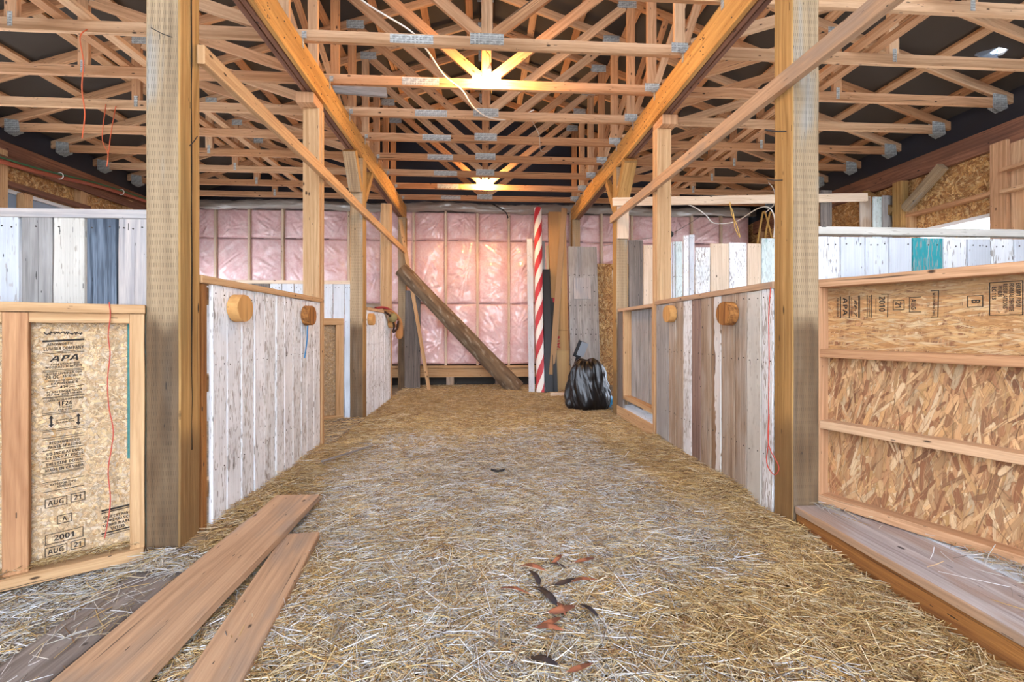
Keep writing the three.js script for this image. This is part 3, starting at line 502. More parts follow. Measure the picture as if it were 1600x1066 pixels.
post('yellowish square post against the back wall behind the grey plywood', 1.62, 1.77, 8.1, 8.24, 3.09);
for (const [x, d, l, y, b] of [[GL - 0.083, 4.0, 'tall plank upright at the far end of the first left stall front', 3.09, 1], [GL - 0.083, 6.95, 'tall plank upright at the far end of the second left stall front', 3.09, 0], [GR + 0.083, 4.19, 'tall plank upright between the right stall front and its inner gate', 3.09, 1]]) {
  const t = thing('plank_upright', l, 'upright', [x, 0, d], 'plank uprights under the girders'), s = x < 0 ? 1 : -1;
  timber(t, 'board', M.stud[0], [x, -0.03, d], [x, y - 0.09, d], 0.14, 0.038);
  timber(t, 'edge_board', M.stud[1], [x + s * 0.062, -0.03, d + 0.043], [x + s * 0.062, 3.0, d + 0.043], 0.038, 0.045);
  if (b) timber(t, 'cap_block', M.truss[0], [x - s * 0.02, 3.045, d - 0.11], [x - s * 0.02, 3.045, d + 0.12], 0.15, 0.088);
}
{ // level rails fixed along the posts
  const l = thing('aisle_rail', 'long rail running along the left posts above the white stall front', 'rail', [GL + 0.02, 2.42, 5], 'rails along the posts');
  timber(l, 'rail', M.stud[0], [GL + 0.021, 2.43, 2.29], [GL + 0.021, 2.46, 7.95], 0.04, 0.092, [1, 0, 0], { segs: 14, rough: 0.0015 });
  const r = thing('aisle_rail', 'long rail running along the right posts, passing the top of the picture', 'rail', [GR - 0.02, 2.42, 3.5], 'rails along the posts');
  timber(r, 'rail', M.plank, [GR - 0.021, 2.40, 1.2], [GR - 0.021, 2.47, 5.58], 0.04, 0.092, [1, 0, 0], { segs: 14, rough: 0.0015 });
  const c = thing('cross_tie', 'pale clean board running level from the far right post to the outer boards', 'board', [3.2, 2.7, 5.42]);
  timber(c, 'board', M.pale[0], [1.58, 2.64, 5.39], [4.86, 2.76, 5.39], 0.038, 0.10, [0, 0, 1]);
}

// ---------------------------------------------------------------- stall fronts
const screwHeads = (t, list) => mesh(t, 'nail_heads', mergeGeometries(list.map(([x, y, d, a]) => { const g = new THREE.CylinderGeometry(0.0042, 0.0042, 0.003, 6); a === 'x' ? g.rotateZ(Math.PI / 2) : g.rotateX(Math.PI / 2); const p = V(x, y, d).sub(t.position); return g.translate(p.x, p.y, p.z); })), M.nail).userData.kind = 'stuff';
function disc(t, x, y, d, side, r, L, mat) {                            // sawn round of a branch, screwed on as a tack peg
  const pts = [[0.001, 0], [r * 0.96, 0], [r, 0.004], [r, L - 0.005], [r * 0.97, L], [0.001, L]].map((p) => new THREE.Vector2(...p));
  const g = new THREE.LatheGeometry(pts, 36), p = g.attributes.position; for (let i = 0; i < p.count; i++) { const a = Math.atan2(p.getZ(i), p.getX(i)), f = 1 + 0.03 * Math.sin(a * 2 + y * 9) + 0.012 * Math.sin(a * 5); p.setX(i, p.getX(i) * f); p.setZ(i, p.getZ(i) * f * 1.04); }
  g.computeVertexNormals(); g.rotateZ(side > 0 ? -Math.PI / 2 : Math.PI / 2);
  const face = new THREE.CircleGeometry(r * 0.95, 32), fu = face.attributes.uv; for (let i = 0; i < fu.count; i++) fu.setXY(i, fu.getX(i) * 0.5, fu.getY(i) * 0.07); face.rotateY(side > 0 ? Math.PI / 2 : -Math.PI / 2); face.translate(side * (L + 0.0008), 0, 0);
  mesh(t, 'wooden_disc', mergeGeometries([g.toNonIndexed(), face.toNonIndexed()].map((q) => { q.deleteAttribute('normal'); q.computeVertexNormals(); return q; })), mat, V(x, y, d));
}
M.discA = wood(41, { base: 0xd6a362, dark: 0xa5733c, contrast: 0.8, knots: 0 }); M.discB = wood(42, { base: 0xc98c48, dark: 0x6e431c, contrast: 1.5, knots: 2 });
function stallFront(t, x, side, edges, mats, y0, y1, cap) {            // boards stand on end; side is the way they face
  const heads = [];
  for (let i = 0; i + 1 < edges.length; i++) {
    const a = edges[i], b = edges[i + 1], dd = (a + b) / 2, w = Math.abs(b - a) - 0.007, xo = x - side * (0.012 + rr(0, 0.004)), top = y1 - rr(0, 0.006);
    timber(t, 'board', mats[i % mats.length], [xo, y0 - rr(0, 0.03), dd], [xo, top, dd], w, 0.022, [0, 0, side], { segs: 10, rough: 0.0022, c: 0.004, uo: mats[i % mats.length] === M.torn ? 0.48 : undefined });
    for (const y of [y1 - 0.05, y1 - 0.42, y0 + 0.35]) for (const o of [-0.3, 0.3]) if (rnd() < 0.8) heads.push([xo + side * 0.0115, y + rr(-0.01, 0.01), dd + o * w, 'x']);
  }
  screwHeads(t, heads);
  const a = Math.min(...edges), b = Math.max(...edges), bx = x - side * 0.05;
  timber(t, 'cap_rail', cap, [x - side * 0.035, y1 + 0.018, a + (a > 5 ? 0 : a > 2.43 ? -0.008 : -0.1)], [x - side * 0.035, y1 + 0.018, b], 0.09, 0.038, [1, 0, 0], { segs: 10, rough: 0.002 });
  for (const y of [0.25, 0.8, y1 - 0.06]) timber(t, 'back_rail', M.stud[1], [bx, y, a], [bx, y, b - 0.04], 0.038, 0.089);
}
{
  const t = thing('plank_partition', 'left white-painted plank stall front nearest the camera, with two wooden discs', 'stall front', [GL, 0, 3.2], 'plank stall fronts');
  stallFront(t, GL, 1, [2.424, 2.56, 2.707, 2.853, 2.989, 3.14, 3.271, 3.411, 3.563, 3.676, 3.826, 3.973], [M.white[0], M.white[1], M.worn[0], M.white[2], M.worn[1], M.worn[2], M.white[1], M.worn[1], M.worn[0], M.white[0], M.white[2]], 0.0, 1.315, M.stud[0]);
  timber(t, 'end_stud', M.sillFront, [GL - 0.03, -0.02, 2.365], [GL - 0.03, 1.31, 2.365], 0.05, 0.04);
  disc(t, GL, 1.20, 2.63, 1, 0.079, 0.06, M.discA); disc(t, GL, 1.19, 3.63, 1, 0.079, 0.06, M.discB);
  const u = thing('plank_partition', 'far left white plank stall front with red and tan straps over its end', 'stall front', [GL, 0, 6.2], 'plank stall fronts');
  const e = []; for (let i = 0; i <= 10; i++) e.push(5.51 + i * 0.14 + (i % 3) * 0.006);
  stallFront(u, GL, 1, e, [M.white[0], M.white[2], M.worn[0], M.white[1], M.worn[2]], 0.0, 1.315, M.stud[0]);
  disc(u, GL, 1.205, 5.62, 1, 0.075, 0.06, M.discA); disc(u, GL, 1.18, 6.78, 1, 0.078, 0.09, M.discA);
  const v = thing('plank_partition', 'right stall front of brown, plum and white boards with two wooden discs', 'stall front', [GR, 0, 3.3], 'plank stall fronts');
  stallFront(v, GR, -1, [2.441, 2.552, 2.70, 2.835, 3.002, 3.137, 3.291, 3.441, 3.591, 3.73, 3.879, 4.17], [M.worn[1], M.cream, M.brown[1], M.brown[1], M.torn, M.brown[0], M.plum, M.worn[0], M.brown[0], M.brown[1], M.grey[1]], 0.0, 1.315, M.plank);
  disc(v, GR, 1.215, 3.78, -1, 0.075, 0.06, M.discA); disc(v, GR, 1.185, 2.86, -1, 0.08, 0.065, M.discB);
}
// ---------------------------------------------------------------- dividers between stalls
function divider(label, d, list, capMat, capY, x0, x1) {
  const t = thing('stall_divider', label, 'plank divider', [(x0 + x1) / 2, 0, d], 'plank dividers'), heads = [];
  for (const [a, b, top, m] of list) {
    const w = Math.abs(b - a) - 0.007, dd = d - rr(0, 0.004), xc = (a + b) / 2;
    timber(t, 'board', m, [xc, 0, dd], [xc, top, dd], w, 0.022, [1, 0, 0], { segs: 10, rough: 0.002, c: 0.004 });
    for (const y of [top - 0.04, top - 0.44]) for (const o of [-0.3, 0, 0.3]) if (rnd() < 0.7) heads.push([xc + o * w, y + rr(-0.006, 0.006), dd - 0.0115, 'z']);
  }
  screwHeads(t, heads);
  if (capMat) timber(t, 'cap_rail', capMat, [x0, capY, d + 0.01], [x1, capY, d + 0.01], 0.055, 0.042, [0, 0, 1], { segs: 12, rough: 0.002 });
  for (const y of [0.3, 0.95, 1.55]) timber(t, 'back_rail', M.stud[1], [x0, y, d + 0.04], [x1, y, d + 0.04], 0.089, 0.036, [0, 1, 0]);
  return t;
}
{
  const ms = [M.slate, M.white[0], M.grey[0], M.clean[0], M.ash, M.grey[1], M.white[2], M.slate, M.cream];
  const l = [[-1.715, -1.572, 1.6, M.ash], [-1.856, -1.717, 1.6, M.slate], [-2.0, -1.858, 1.6, M.cream], [-2.142, -2.002, 1.6, M.grey[0]], [-2.29, -2.144, 1.6, M.clean[1]]];
  for (let i = 0, x = -2.292; x > XL + 0.2; i++, x -= 0.148) l.push([x - 0.146, x, 1.6, ms[i % 9]]);
  divider('near left divider of white, grey and blue-grey boards above the stamped gate', 2.23, l, M.ash, 1.622, XL + 0.1, -1.56);
  const mr = [M.clean[0], M.worn[0], M.clean[1], M.clean[0], M.grey[0], M.clean[1]];
  const xs = [1.795, 1.848, 2.0, 2.147, 2.29, 2.431, 2.617, 2.762, 2.906, 3.047], rm = [M.clean[0], M.white[1], M.clean[0], M.clean[1], M.clean[0], M.teal, M.white[0], M.clean[1], M.worn[2]], r = [];
  for (let i = 0; i + 1 < xs.length; i++) r.push([xs[i], xs[i + 1], 1.60, rm[i]]);
  for (let i = 0, x = 3.047; x < XR - 0.2; i++, x += 0.145) r.push([x, x + 0.145, 1.6, mr[i % 6]]);
  divider('near right divider of white boards with one teal board', 2.40, r, M.cream, 1.635, 1.795, XR - 0.1);
  const xf = [-1.56, -1.635, -1.769, -1.92, -2.08, -2.213, -2.352, -2.491, -2.695], lm = [M.clean[0], M.clean[1], M.clean[0], M.white[0], M.clean[1], M.clean[0], M.clean[1], M.dark], f = [];
  for (let i = 0; i + 1 < xf.length; i++) f.push([xf[i + 1], xf[i], 1.615, lm[i]]);
  for (let i = 0, x = -2.695; x > XL + 0.2; i++, x -= 0.15) f.push([x - 0.15, x, 1.615, i % 3 ? M.clean[i % 2] : M.grey[0]]);
  divider('far left divider of white boards with one black board, below the pink wall', 5.42, f, M.pale[1], 1.636, XL + 0.1, -1.56);
  const R = [[1.655, 1.795, 2.38, M.clean[1]], [1.797, 1.984, 2.19, M.dark], [1.986, 2.122, 2.13, M.pale[0]], [2.124, 2.24, 2.15, M.grey[1]], [2.242, 2.36, 2.17, M.clean[0]], [2.361, 2.394, 2.18, M.clean[0]], [2.396, 2.494, 2.18, M.mint], [2.501, 2.574, 2.26, M.white[0]], [2.576, 2.648, 2.27, M.clean[0]], [2.653, 2.848, 2.11, M.worn[1]], [2.848, 3.093, 2.16, M.pale[1]], [3.093, 3.325, 2.175, M.white[1]], [3.33, 3.511, 2.167, M.pale[0]], [3.516, 3.719, 2.235, M.mint]];
  for (let i = 0, x = 3.721; x < 4.75; i++, x += 0.17) R.push([x, x + 0.168, 2.0 + (i % 3) * 0.05, i % 2 ? M.grey[0] : M.pale[1]]);
  R.push([4.30, 4.46, 2.86, M.dark], [4.83, 4.99, 2.80, M.brown[1]], [5.005, 5.13, 2.79, M.mint], [5.132, 5.29, 2.81, M.grey[1]]);
  divider('far right divider of uneven boards in white, grey, beige and pale green', 5.47, R, null, 0, 1.655, XR - 0.06);
}
{ // outer post with braces, part of the right wall's frame
  timber(wallR, 'post', M.postSide, [5.255, 0, 5.33], [5.255, 2.94, 5.33], 0.10, 0.12);
  timber(wallR, 'knee_brace', M.postFace, [5.25, 2.58, 5.26], [5.25, 2.95, 4.80], 0.08, 0.10); timber(wallR, 'knee_brace', M.postSide, [5.25, 2.58, 5.40], [5.25, 2.95, 5.86], 0.08, 0.10);
}
// ---------------------------------------------------------------- gates
function gate(label, P, dir, cb, base = 0.05) {
  const t = thing('stall_gate', label, 'gate', [P[0], base, P[1]], 'stall gates');
  const nx = dir[1], nd = -dir[0];                                    // one of the two faces; back is how far behind the front face
  const at = (s, y, back = 0, sg = 1) => [P[0] + dir[0] * s + sg * nx * back, y, P[1] + dir[1] * s + sg * nd * back];
  cb(t, at); return t;
}
{ // left gate, stamped board behind a frame of flat timbers
  const dir = [-0.848, -0.53];
  gate('left gate of stamped strand board in a timber frame, the nearest on the left', [-1.549, 2.154], dir, (t, at) => {
    const A = (s, y, k) => at(s, y, k, 1), dn = [dir[1], 0, -dir[0]], sd = [dir[0], 0, dir[1]];   // faces away from the aisle wall are at larger k
    const m = (n, mt, a, b, w, th, wd) => timber(t, n, mt, a, b, w, th, wd, { segs: 8, rough: 0.0015 });
    m('stile', M.stud[0], A(0.024, 0.075, 0.02), A(0.024, 1.15, 0.02), 0.052, 0.04, sd);
    m('stile', M.truss[1], A(0.404, 0.08, 0.02), A(0.404, 1.15, 0.02), 0.075, 0.04, sd);
    m('stile', M.stud[0], A(0.94, 0.08, 0.02), A(0.94, 1.15, 0.02), 0.08, 0.04, sd);
    m('top_rail', M.stud[1], A(-0.004, 1.172, 0.028), A(1.0, 1.172, 0.028), 0.04, 0.075, [0, 1, 0]);
    m('rail', M.stud[0], A(0.05, 1.130, 0.022), A(0.366, 1.130, 0.022), 0.044, 0.036, [0, 1, 0]); m('rail', M.stud[0], A(0.442, 1.130, 0.022), A(0.9, 1.130, 0.022), 0.044, 0.036, [0, 1, 0]);
    m('bottom_rail', M.stud[1], A(0.0, 0.062, 0.02), A(1.0, 0.062, 0.02), 0.05, 0.085, [0, 1, 0]);
    const p = mesh(t, 'osb_panel', new THREE.BoxGeometry(LW, LH, 0.012), M.osbLeft, V(...A(0.5, LY + LH / 2, 0.052)));
    p.rotation.y = Math.atan2(dn[0], dn[2] * -1) ; p.userData.k = 0;
    const want = new THREE.Vector3(-dn[0], 0, dn[2]); p.quaternion.setFromUnitVectors(new THREE.Vector3(0, 0, 1), want);
    const tape = mesh(t, 'painted_edge', new THREE.BoxGeometry(0.006, LH - 0.02, 0.014), plain(0x2a8d86, 0.6), V(...A(-0.006, LY + LH / 2, 0.052))); tape.quaternion.copy(p.quaternion);
    nailString(t, A);
  });
}
function nailString(t, A) {
  const pts = [[0.118, 1.20, -0.01], [0.118, 1.196, -0.014], [0.114, 1.15, -0.012], [0.122, 1.05, -0.006], [0.116, 0.98, -0.004], [0.124, 0.86, -0.006], [0.12, 0.74, -0.004], [0.105, 0.63, -0.006], [0.112, 0.55, -0.004], [0.122, 0.46, -0.006], [0.115, 0.32, -0.004], [0.128, 0.2, -0.004], [0.135, 0.16, 0.0]];
  const g = tube(pts.map(([s, y, k]) => V(...A(s, y, k))), 0.0022, 80, 6); const m = mesh(scene, 'twine', g, M.redTwine);
  tag(m, 'red twine hanging from the top of the stamped left gate', 'twine');
}
{ // right gate, framed with three bays, swung open over the step
  const dir = [0.4138, -0.9104];
  gate('big right gate of stamped strand board with level rails, swung open over the step', [1.792, 2.34], dir, (t, at) => {
    const A = (s, y, k) => at(s, y, k, -1), sd = [dir[0], 0, dir[1]], nn = [-dir[1], 0, dir[0]];
    const m = (n, mt, a, b, w, th, wd) => timber(t, n, mt, a, b, w, th, wd, { segs: 10, rough: 0.0015 });
    m('stile', M.truss[0], A(0.022, 0.15, 0.04), A(0.022, 1.35, 0.04), 0.042, 0.085, sd); m('stile', M.truss[1], A(1.27, 0.15, 0.04), A(1.27, 1.35, 0.04), 0.042, 0.085, sd);
    for (const [y, n, i] of [[1.327, 'top_rail', 0], [0.952, 'rail', 1], [0.568, 'rail', 2], [0.168, 'bottom_rail', 0]]) m(n, M.truss[i], A(n[0] === 'r' ? 0.044 : 0.0, y, 0.04), A(1.29, y, 0.04), 0.044, 0.085, [0, 1, 0]);
    const p = mesh(t, 'osb_panel', new THREE.BoxGeometry(RW, RH, 0.012), M.osbRight, V(...A(RW / 2, RY + RH / 2 - 0.01, 0.088)));
    p.quaternion.setFromUnitVectors(new THREE.Vector3(0, 0, 1), new THREE.Vector3(dir[1], 0, dir[0]).normalize());
  }, 0.14);
}
{ const f = thing('fixed_board', 'dark stained board fixed upright between the front right post and its gate', 'board', [1.82, 0.1, 2.41]); timber(f, 'board', M.postSide, [1.835, 0.1, 2.445], [1.835, 1.33, 2.445], 0.09, 0.04, [1, 0, 0], { tl: 8, foot: 0, segs: 8, rough: 0.002 }); }
{ // second left gate
  const dir = [-0.848, -0.53];
  gate('small left gate of speckled board, standing ajar behind the white stall front', [-1.62, 5.32], dir, (t, at) => {
    const A = (s, y, k) => at(s, y, k, 1), sd = [dir[0], 0, dir[1]];
    timber(t, 'stile', M.stud[1], A(0.04, 0.05, 0.02), A(0.04, 1.17, 0.02), 0.085, 0.04, sd); timber(t, 'stile', M.stud[1], A(0.6, 0.05, 0.02), A(0.6, 1.17, 0.02), 0.085, 0.04, sd);
    timber(t, 'top_rail', M.stud[1], A(0, 1.17, 0.02), A(1.0, 1.17, 0.02), 0.075, 0.05, [0, 1, 0]); timber(t, 'bottom_rail', M.stud[1], A(0, 0.06, 0.02), A(1.0, 0.06, 0.02), 0.06, 0.05, [0, 1, 0]);
    const p = mesh(t, 'osb_panel', boxM(1.0, 1.12, 0.012, 0.8), M.osbSmall, V(...A(0.5, 0.62, 0.052))); p.quaternion.setFromUnitVectors(new THREE.Vector3(0, 0, 1), new THREE.Vector3(0.53, 0, 0.848));
    const e = mesh(t, 'painted_edge', new THREE.BoxGeometry(0.012, 1.1, 0.02), plain(0x8fb9c4, 0.6), V(...A(-0.008, 0.62, 0.05))); e.quaternion.copy(p.quaternion);
  });
}
{ // inner right gate, closed in the line of the aisle
  const x = GR + 0.01;
  gate('inner right gate of grey boards in a timber frame, above the pale sill', [x, 4.3], [0, 1], (t) => {
    timber(t, 'stile', M.stud[0], [x + 0.045, 0.27, 5.19], [x + 0.045, 1.30, 5.19], 0.09, 0.04); timber(t, 'stile', M.stud[0], [x + 0.045, 0.27, 4.28], [x + 0.045, 1.30, 4.28], 0.09, 0.04);
    timber(t, 'top_rail', M.plank, [x + 0.04, 1.315, 4.24], [x + 0.04, 1.315, 5.40], 0.09, 0.036); timber(t, 'bottom_rail', M.stud[0], [x + 0.045, 0.28, 4.28], [x + 0.045, 0.28, 5.21], 0.09, 0.045);
    const e = [4.26, 4.40, 4.47, 4.62, 4.80, 5.02, 5.22], mm = [M.grey[1], M.brown[0], M.grey[0], M.grey[1], M.grey[0], M.grey[1]];
    for (let i = 0; i + 1 < e.length; i++) timber(t, 'board', mm[i], [x + 0.10, 0.28, (e[i] + e[i + 1]) / 2], [x + 0.10, 1.30, (e[i] + e[i + 1]) / 2], e[i + 1] - e[i] - 0.005, 0.02, [0, 0, 1]);
  }, 0.27);
  const f = thing('fixed_board', 'narrow grey board fixed upright between the inner right gate and the far post', 'board', [x + 0.02, 0.15, 5.36]);
  timber(f, 'board', M.dark, [x + 0.02, 0.14, 5.34], [x + 0.02, 1.29, 5.34], 0.20, 0.025, [0, 0, 1]);
  const s = thing('stall_sill', 'pale timber sill at the foot of the inner right gate', 'sill', [x + 0.1, 0, 4.85]);
  timber(s, 'front_board', M.stud[1], [x + 0.02, 0.07, 4.24], [x + 0.02, 0.07, 5.45], 0.15, 0.04, [0, 1, 0]); timber(s, 'top_board', M.clean[1], [x + 0.11, 0.128, 4.24], [x + 0.11, 0.128, 5.45], 0.18, 0.036, [1, 0, 0]);
}
// ---------------------------------------------------------------- platforms and loose planks
{
  const t = thing('stall_step', 'long timber step along the right wall under the open gate', 'step', [1.66, 0, 1.2], 'stall steps');
  timber(t, 'front_board', M.sillFront, [1.675, 0.045, -0.2], [1.675, 0.045, 2.27], 0.13, 0.04, [0, 1, 0], { segs: 12, rough: 0.002, c: 0.004 });
  const e = [1.645, 1.77, 2.0, 2.22, 2.44, 2.66, 2.88, 3.1, 3.3];
  for (let i = 0; i + 1 < e.length; i++) timber(t, 'board', i ? (i === 1 ? M.sill : M.clean[i % 2]) : M.sill, [(e[i] + e[i + 1]) / 2, 0.128 - (i ? 0.006 : 0), -0.2], [(e[i] + e[i + 1]) / 2, 0.128 - (i ? 0.006 : 0), i ? 2.36 : 2.27], e[i + 1] - e[i] - 0.006, 0.036, [1, 0, 0], { segs: 12, rough: 0.003, c: 0.005 });
  timber(t, 'edge_board', M.plank, [1.652, 0.126, -0.2], [1.652, 0.126, 2.265], 0.036, 0.012, [0, 1, 0], { segs: 12, rough: 0.0015 });
  const l = thing('stall_step', 'worn dark plank edging the straw floor of the near left stall', 'step', [-1.45, 0, 1.2], 'stall steps');
  timber(l, 'board', M.oldplank, [-1.40, 0.012, -0.2], [-1.40, 0.012, 2.10], 0.20, 0.05, [1, 0, 0], { segs: 16, rough: 0.006, c: 0.016 });
  for (let i = 0; i < 6; i++) timber(l, 'board', M.oldplank, [-1.62 - i * 0.22, -0.015, -0.2], [-1.62 - i * 0.22, -0.015, 2.4], 0.21, 0.05, [1, 0, 0], { segs: 8, rough: 0.003, c: 0.006 });
  const f = thing('stall_step', 'low grey planks at the doorway of the second left stall', 'step', [-1.5, 0, 4.6], 'stall steps');
  for (let i = 0; i < 4; i++) timber(f, 'board', M.oldplank, [-1.47 - i * 0.19, 0.03, 4.06], [-1.47 - i * 0.19, 0.03, 5.33], 0.18, 0.04, [1, 0, 0], { segs: 8, rough: 0.003, c: 0.006 });
  const p = thing('loose_plank', 'wide orange-brown plank lying along the aisle floor at the lower left, upper of two', 'plank', [-1.09, 0.05, 1.6], 'loose planks on the straw');
  timber(p, 'board', M.plank, [-1.085, 0.070, 0.3], [-1.092, 0.085, 2.72], 0.25, 0.04, [1, 0, 0], { segs: 12, rough: 0.002, c: 0.005 });
  const q = thing('loose_plank', 'narrower orange-brown plank lying askew beside and partly under the wide one', 'plank', [-0.8, 0.02, 1.6], 'loose planks on the straw');
  timber(q, 'board', M.plank, [-0.655, 0.036, 0.3], [-0.905, 0.044, 2.30], 0.17, 0.038, [1, 0, 0], { segs: 12, rough: 0.002, c: 0.005 });
  const st = thing('stick', 'thin dark stick lying on the straw near the white stall front', 'stick', [-1.1, 0.05, 3.7]);
  timber(st, 'stick', M.oldplank, [-1.20, 0.098, 3.42], [-0.96, 0.075, 3.95], 0.018, 0.014);
  const sm = thing('stick', 'small dark stick lying in the middle of the aisle', 'stick', [0.1, 0.03, 3.3]);
  mesh(sm, 'stick', tube(rel(sm, [[0.06, 0.05, 3.3], [0.11, 0.043, 3.28], [0.16, 0.05, 3.29]]), 0.009, 12, 6), plain(0x2a2320, 0.9));
}
// ---------------------------------------------------------------- things against the back wall
{
  const g = new THREE.CylinderGeometry(0.125, 0.155, 2.92, 40, 60), p = g.attributes.position, col = new Float32Array(p.count * 3);
  for (let i = 0; i < p.count; i++) { const y = p.getY(i), a = Math.atan2(p.getZ(i), p.getX(i)), r = Math.hypot(p.getX(i), p.getZ(i)), f = 1 + 0.09 * (vn(a * 2 + 9, y * 1.6, 101) - 0.5) + 0.05 * (vn(a * 9, y * 7, 102) - 0.5); if (r > 0.05) { p.setX(i, p.getX(i) * f); p.setZ(i, p.getZ(i) * f); }
    const k = vn(a * 5, y * 5, 103), w = sstep(0.76, 0.9, vn(a * 5 + 3, y * 14, 104)), c = [lerp(0.10, 0.24, k), lerp(0.062, 0.16, k), lerp(0.034, 0.09, k)].map((q, j) => lerp(q, [0.34, 0.28, 0.20][j], w)); col.set(c, i * 3); }
  g.setAttribute('color', new THREE.BufferAttribute(col, 3)); g.computeVertexNormals();
  const m = mesh(scene, 'leaning_log', g, new THREE.MeshStandardMaterial({ vertexColors: true, roughness: 0.95, bumpMap: grainBump, bumpScale: 0.006 }));
  const A = V(0.56, 0.06, 7.86), B = V(-1.40, 2.10, 7.94); m.position.copy(A).add(B).multiplyScalar(0.5); m.quaternion.setFromUnitVectors(new THREE.Vector3(0, 1, 0), B.clone().sub(A).normalize()); tag(m, 'rough brown log leaning slantwise against the pink back wall', 'log');
  const one = (n, l, c, mat, A2, B2, w, t, wd, o) => { const q = thing(n, l, c, [A2[0], Math.min(A2[1], B2[1]), A2[2]]); timber(q, n === 'leaning_strip' ? 'strip' : 'board', mat, A2, B2, w, t, wd, o); return q; };
  one('leaning_board', 'weathered grey board standing against the dark back post by the log', 'board', M.dark, [-1.255, 0, 8.05], [-1.25, 1.77, 8.09], 0.27, 0.03, [1, 0, 0], { segs: 8, rough: 0.003 });
  one('leaning_strip', 'thin wooden lath leaning from the girder end down past the log', 'strip', M.stud[0], [-0.92, 0.02, 7.75], [-1.46, 3.02, 8.02], 0.06, 0.022, [1, 0, 0]);
  one('leaning_strip', 'tall white trim strip standing left of the striped pole', 'strip', M.clean[1], [0.81, 0, 7.45], [0.83, 2.70, 8.0], 0.10, 0.02, [1, 0, 0]);
  { // barber-striped tube
    const W = 128, H = 512, c = document.createElement('canvas'); c.width = W; c.height = H; const x = c.getContext('2d'); x.fillStyle = '#ece6dc'; x.fillRect(0, 0, W, H); x.fillStyle = '#c3323a';
    for (let i = -2; i < 6; i++) { const y = i * H / 4; x.beginPath(); x.moveTo(0, y + H / 2); x.lineTo(W, y); x.lineTo(W, y + H / 8); x.lineTo(0, y + H / 2 + H / 8); x.fill(); }
    const t = new THREE.CanvasTexture(c); t.colorSpace = THREE.SRGBColorSpace; t.wrapS = t.wrapT = THREE.RepeatWrapping; t.repeat.set(1, 1.7); t.magFilter = THREE.LinearFilter;
    const q = thing('striped_pole', 'tall red and white striped pole standing against the back wall', 'pole', [0.95, 0, 7.5]);
    const k = mesh(q, 'pole', new THREE.CylinderGeometry(0.07, 0.07, 3.32, 28), new THREE.MeshStandardMaterial({ map: t, roughness: 0.5 })); const a = V(0.955, 0.0, 7.45), b = V(0.99, 3.3, 8.1); k.position.copy(a).add(b).multiplyScalar(0.5).sub(q.position); k.quaternion.setFromUnitVectors(new THREE.Vector3(0, 1, 0), b.sub(a).normalize());
  }
  { const q = thing('black_rail', 'wide black metal rail standing right of the striped pole', 'rail', [1.09, 0, 7.5]); timber(q, 'web', M.black, [1.11, 0, 7.45], [1.11, 2.15, 7.9], 0.13, 0.008, [1, 0, 0]); for (const s of [-1, 1]) timber(q, 'flange', M.black, [1.11 + s * 0.065, 0, 7.43], [1.11 + s * 0.065, 2.15, 7.88], 0.008, 0.05, [1, 0, 0]); }
  { const q = thing('black_rail', 'narrow black metal rail standing beside the cardboard carton', 'rail', [1.19, 0, 7.45]); timber(q, 'web', M.black, [1.215, 0, 7.42], [1.215, 1.55, 7.8], 0.06, 0.03, [1, 0, 0]); }
  { const q = thing('metal_strip', 'bright silver metal strip standing behind the black rail', 'metal strip', [1.07, 0, 7.7]); timber(q, 'strip', M.steel, [1.05, 0, 7.55], [1.06, 2.68, 8.08], 0.11, 0.012, [1, 0, 0]); timber(q, 'lip', plain(0xd8cfa8, 0.4, { metalness: 0.5 }), [1.15, 0, 7.55], [1.155, 2.6, 8.06], 0.045, 0.012, [1, 0, 0]); }
  { const q = thing('slotted_rail', 'dark toothed metal rail standing between the silver strip and the carton', 'rail', [1.22, 0, 7.7]); timber(q, 'rail', M.black, [1.215, 0, 7.6], [1.215, 2.78, 8.08], 0.03, 0.02); for (let i = 0; i < 26; i++) mesh(q, 'tooth', new THREE.BoxGeometry(0.022, 0.03, 0.01), M.black, V(1.24, 1.5 + i * 0.048, 7.86 + i * 0.0083)); }
  { // tall carton with red print
    const W = 256, H = 2048, c = document.createElement('canvas'); c.width = W; c.height = H; const x = c.getContext('2d'); x.fillStyle = '#b08a5a'; x.fillRect(0, 0, W, H);
    const sv = seed; seed = 31; for (let i = 0; i < 500; i++) { x.fillStyle = `rgba(${rnd() < 0.5 ? '90,64,36' : '205,170,120'},0.05)`; x.fillRect(rnd() * W, rnd() * H, rr(2, 9), rr(30, 260)); } seed = sv;
    x.fillStyle = 'rgba(196,164,112,0.6)'; x.fillRect(150, 0, 60, H); x.fillStyle = '#b3323a'; x.fillRect(34, 1010, 46, 360);
    x.strokeStyle = 'rgba(80,54,30,0.6)'; x.lineWidth = 3; x.strokeRect(100, 900, 70, 470); x.beginPath(); x.moveTo(0, 1380); x.lineTo(W, 1380); x.moveTo(0, 1610); x.lineTo(W, 1610); x.stroke();
    x.save(); x.translate(96, 1518); x.rotate(-Math.PI / 2 - 0.05); x.font = 'bold 100px sans-serif'; x.fillStyle = '#b02a34'; x.textAlign = 'center'; x.textBaseline = 'middle'; x.fillText('\u2019AN', 0, 0); x.restore();
    x.fillStyle = 'rgba(206,178,128,0.5)'; x.fillRect(0, 1600, W, H - 1600);
    const t = new THREE.CanvasTexture(c); t.colorSpace = THREE.SRGBColorSpace; t.magFilter = THREE.LinearFilter;
    const q = thing('cardboard_carton', 'tall narrow cardboard carton with red lettering standing against the back wall', 'carton', [1.36, 0, 7.8]);
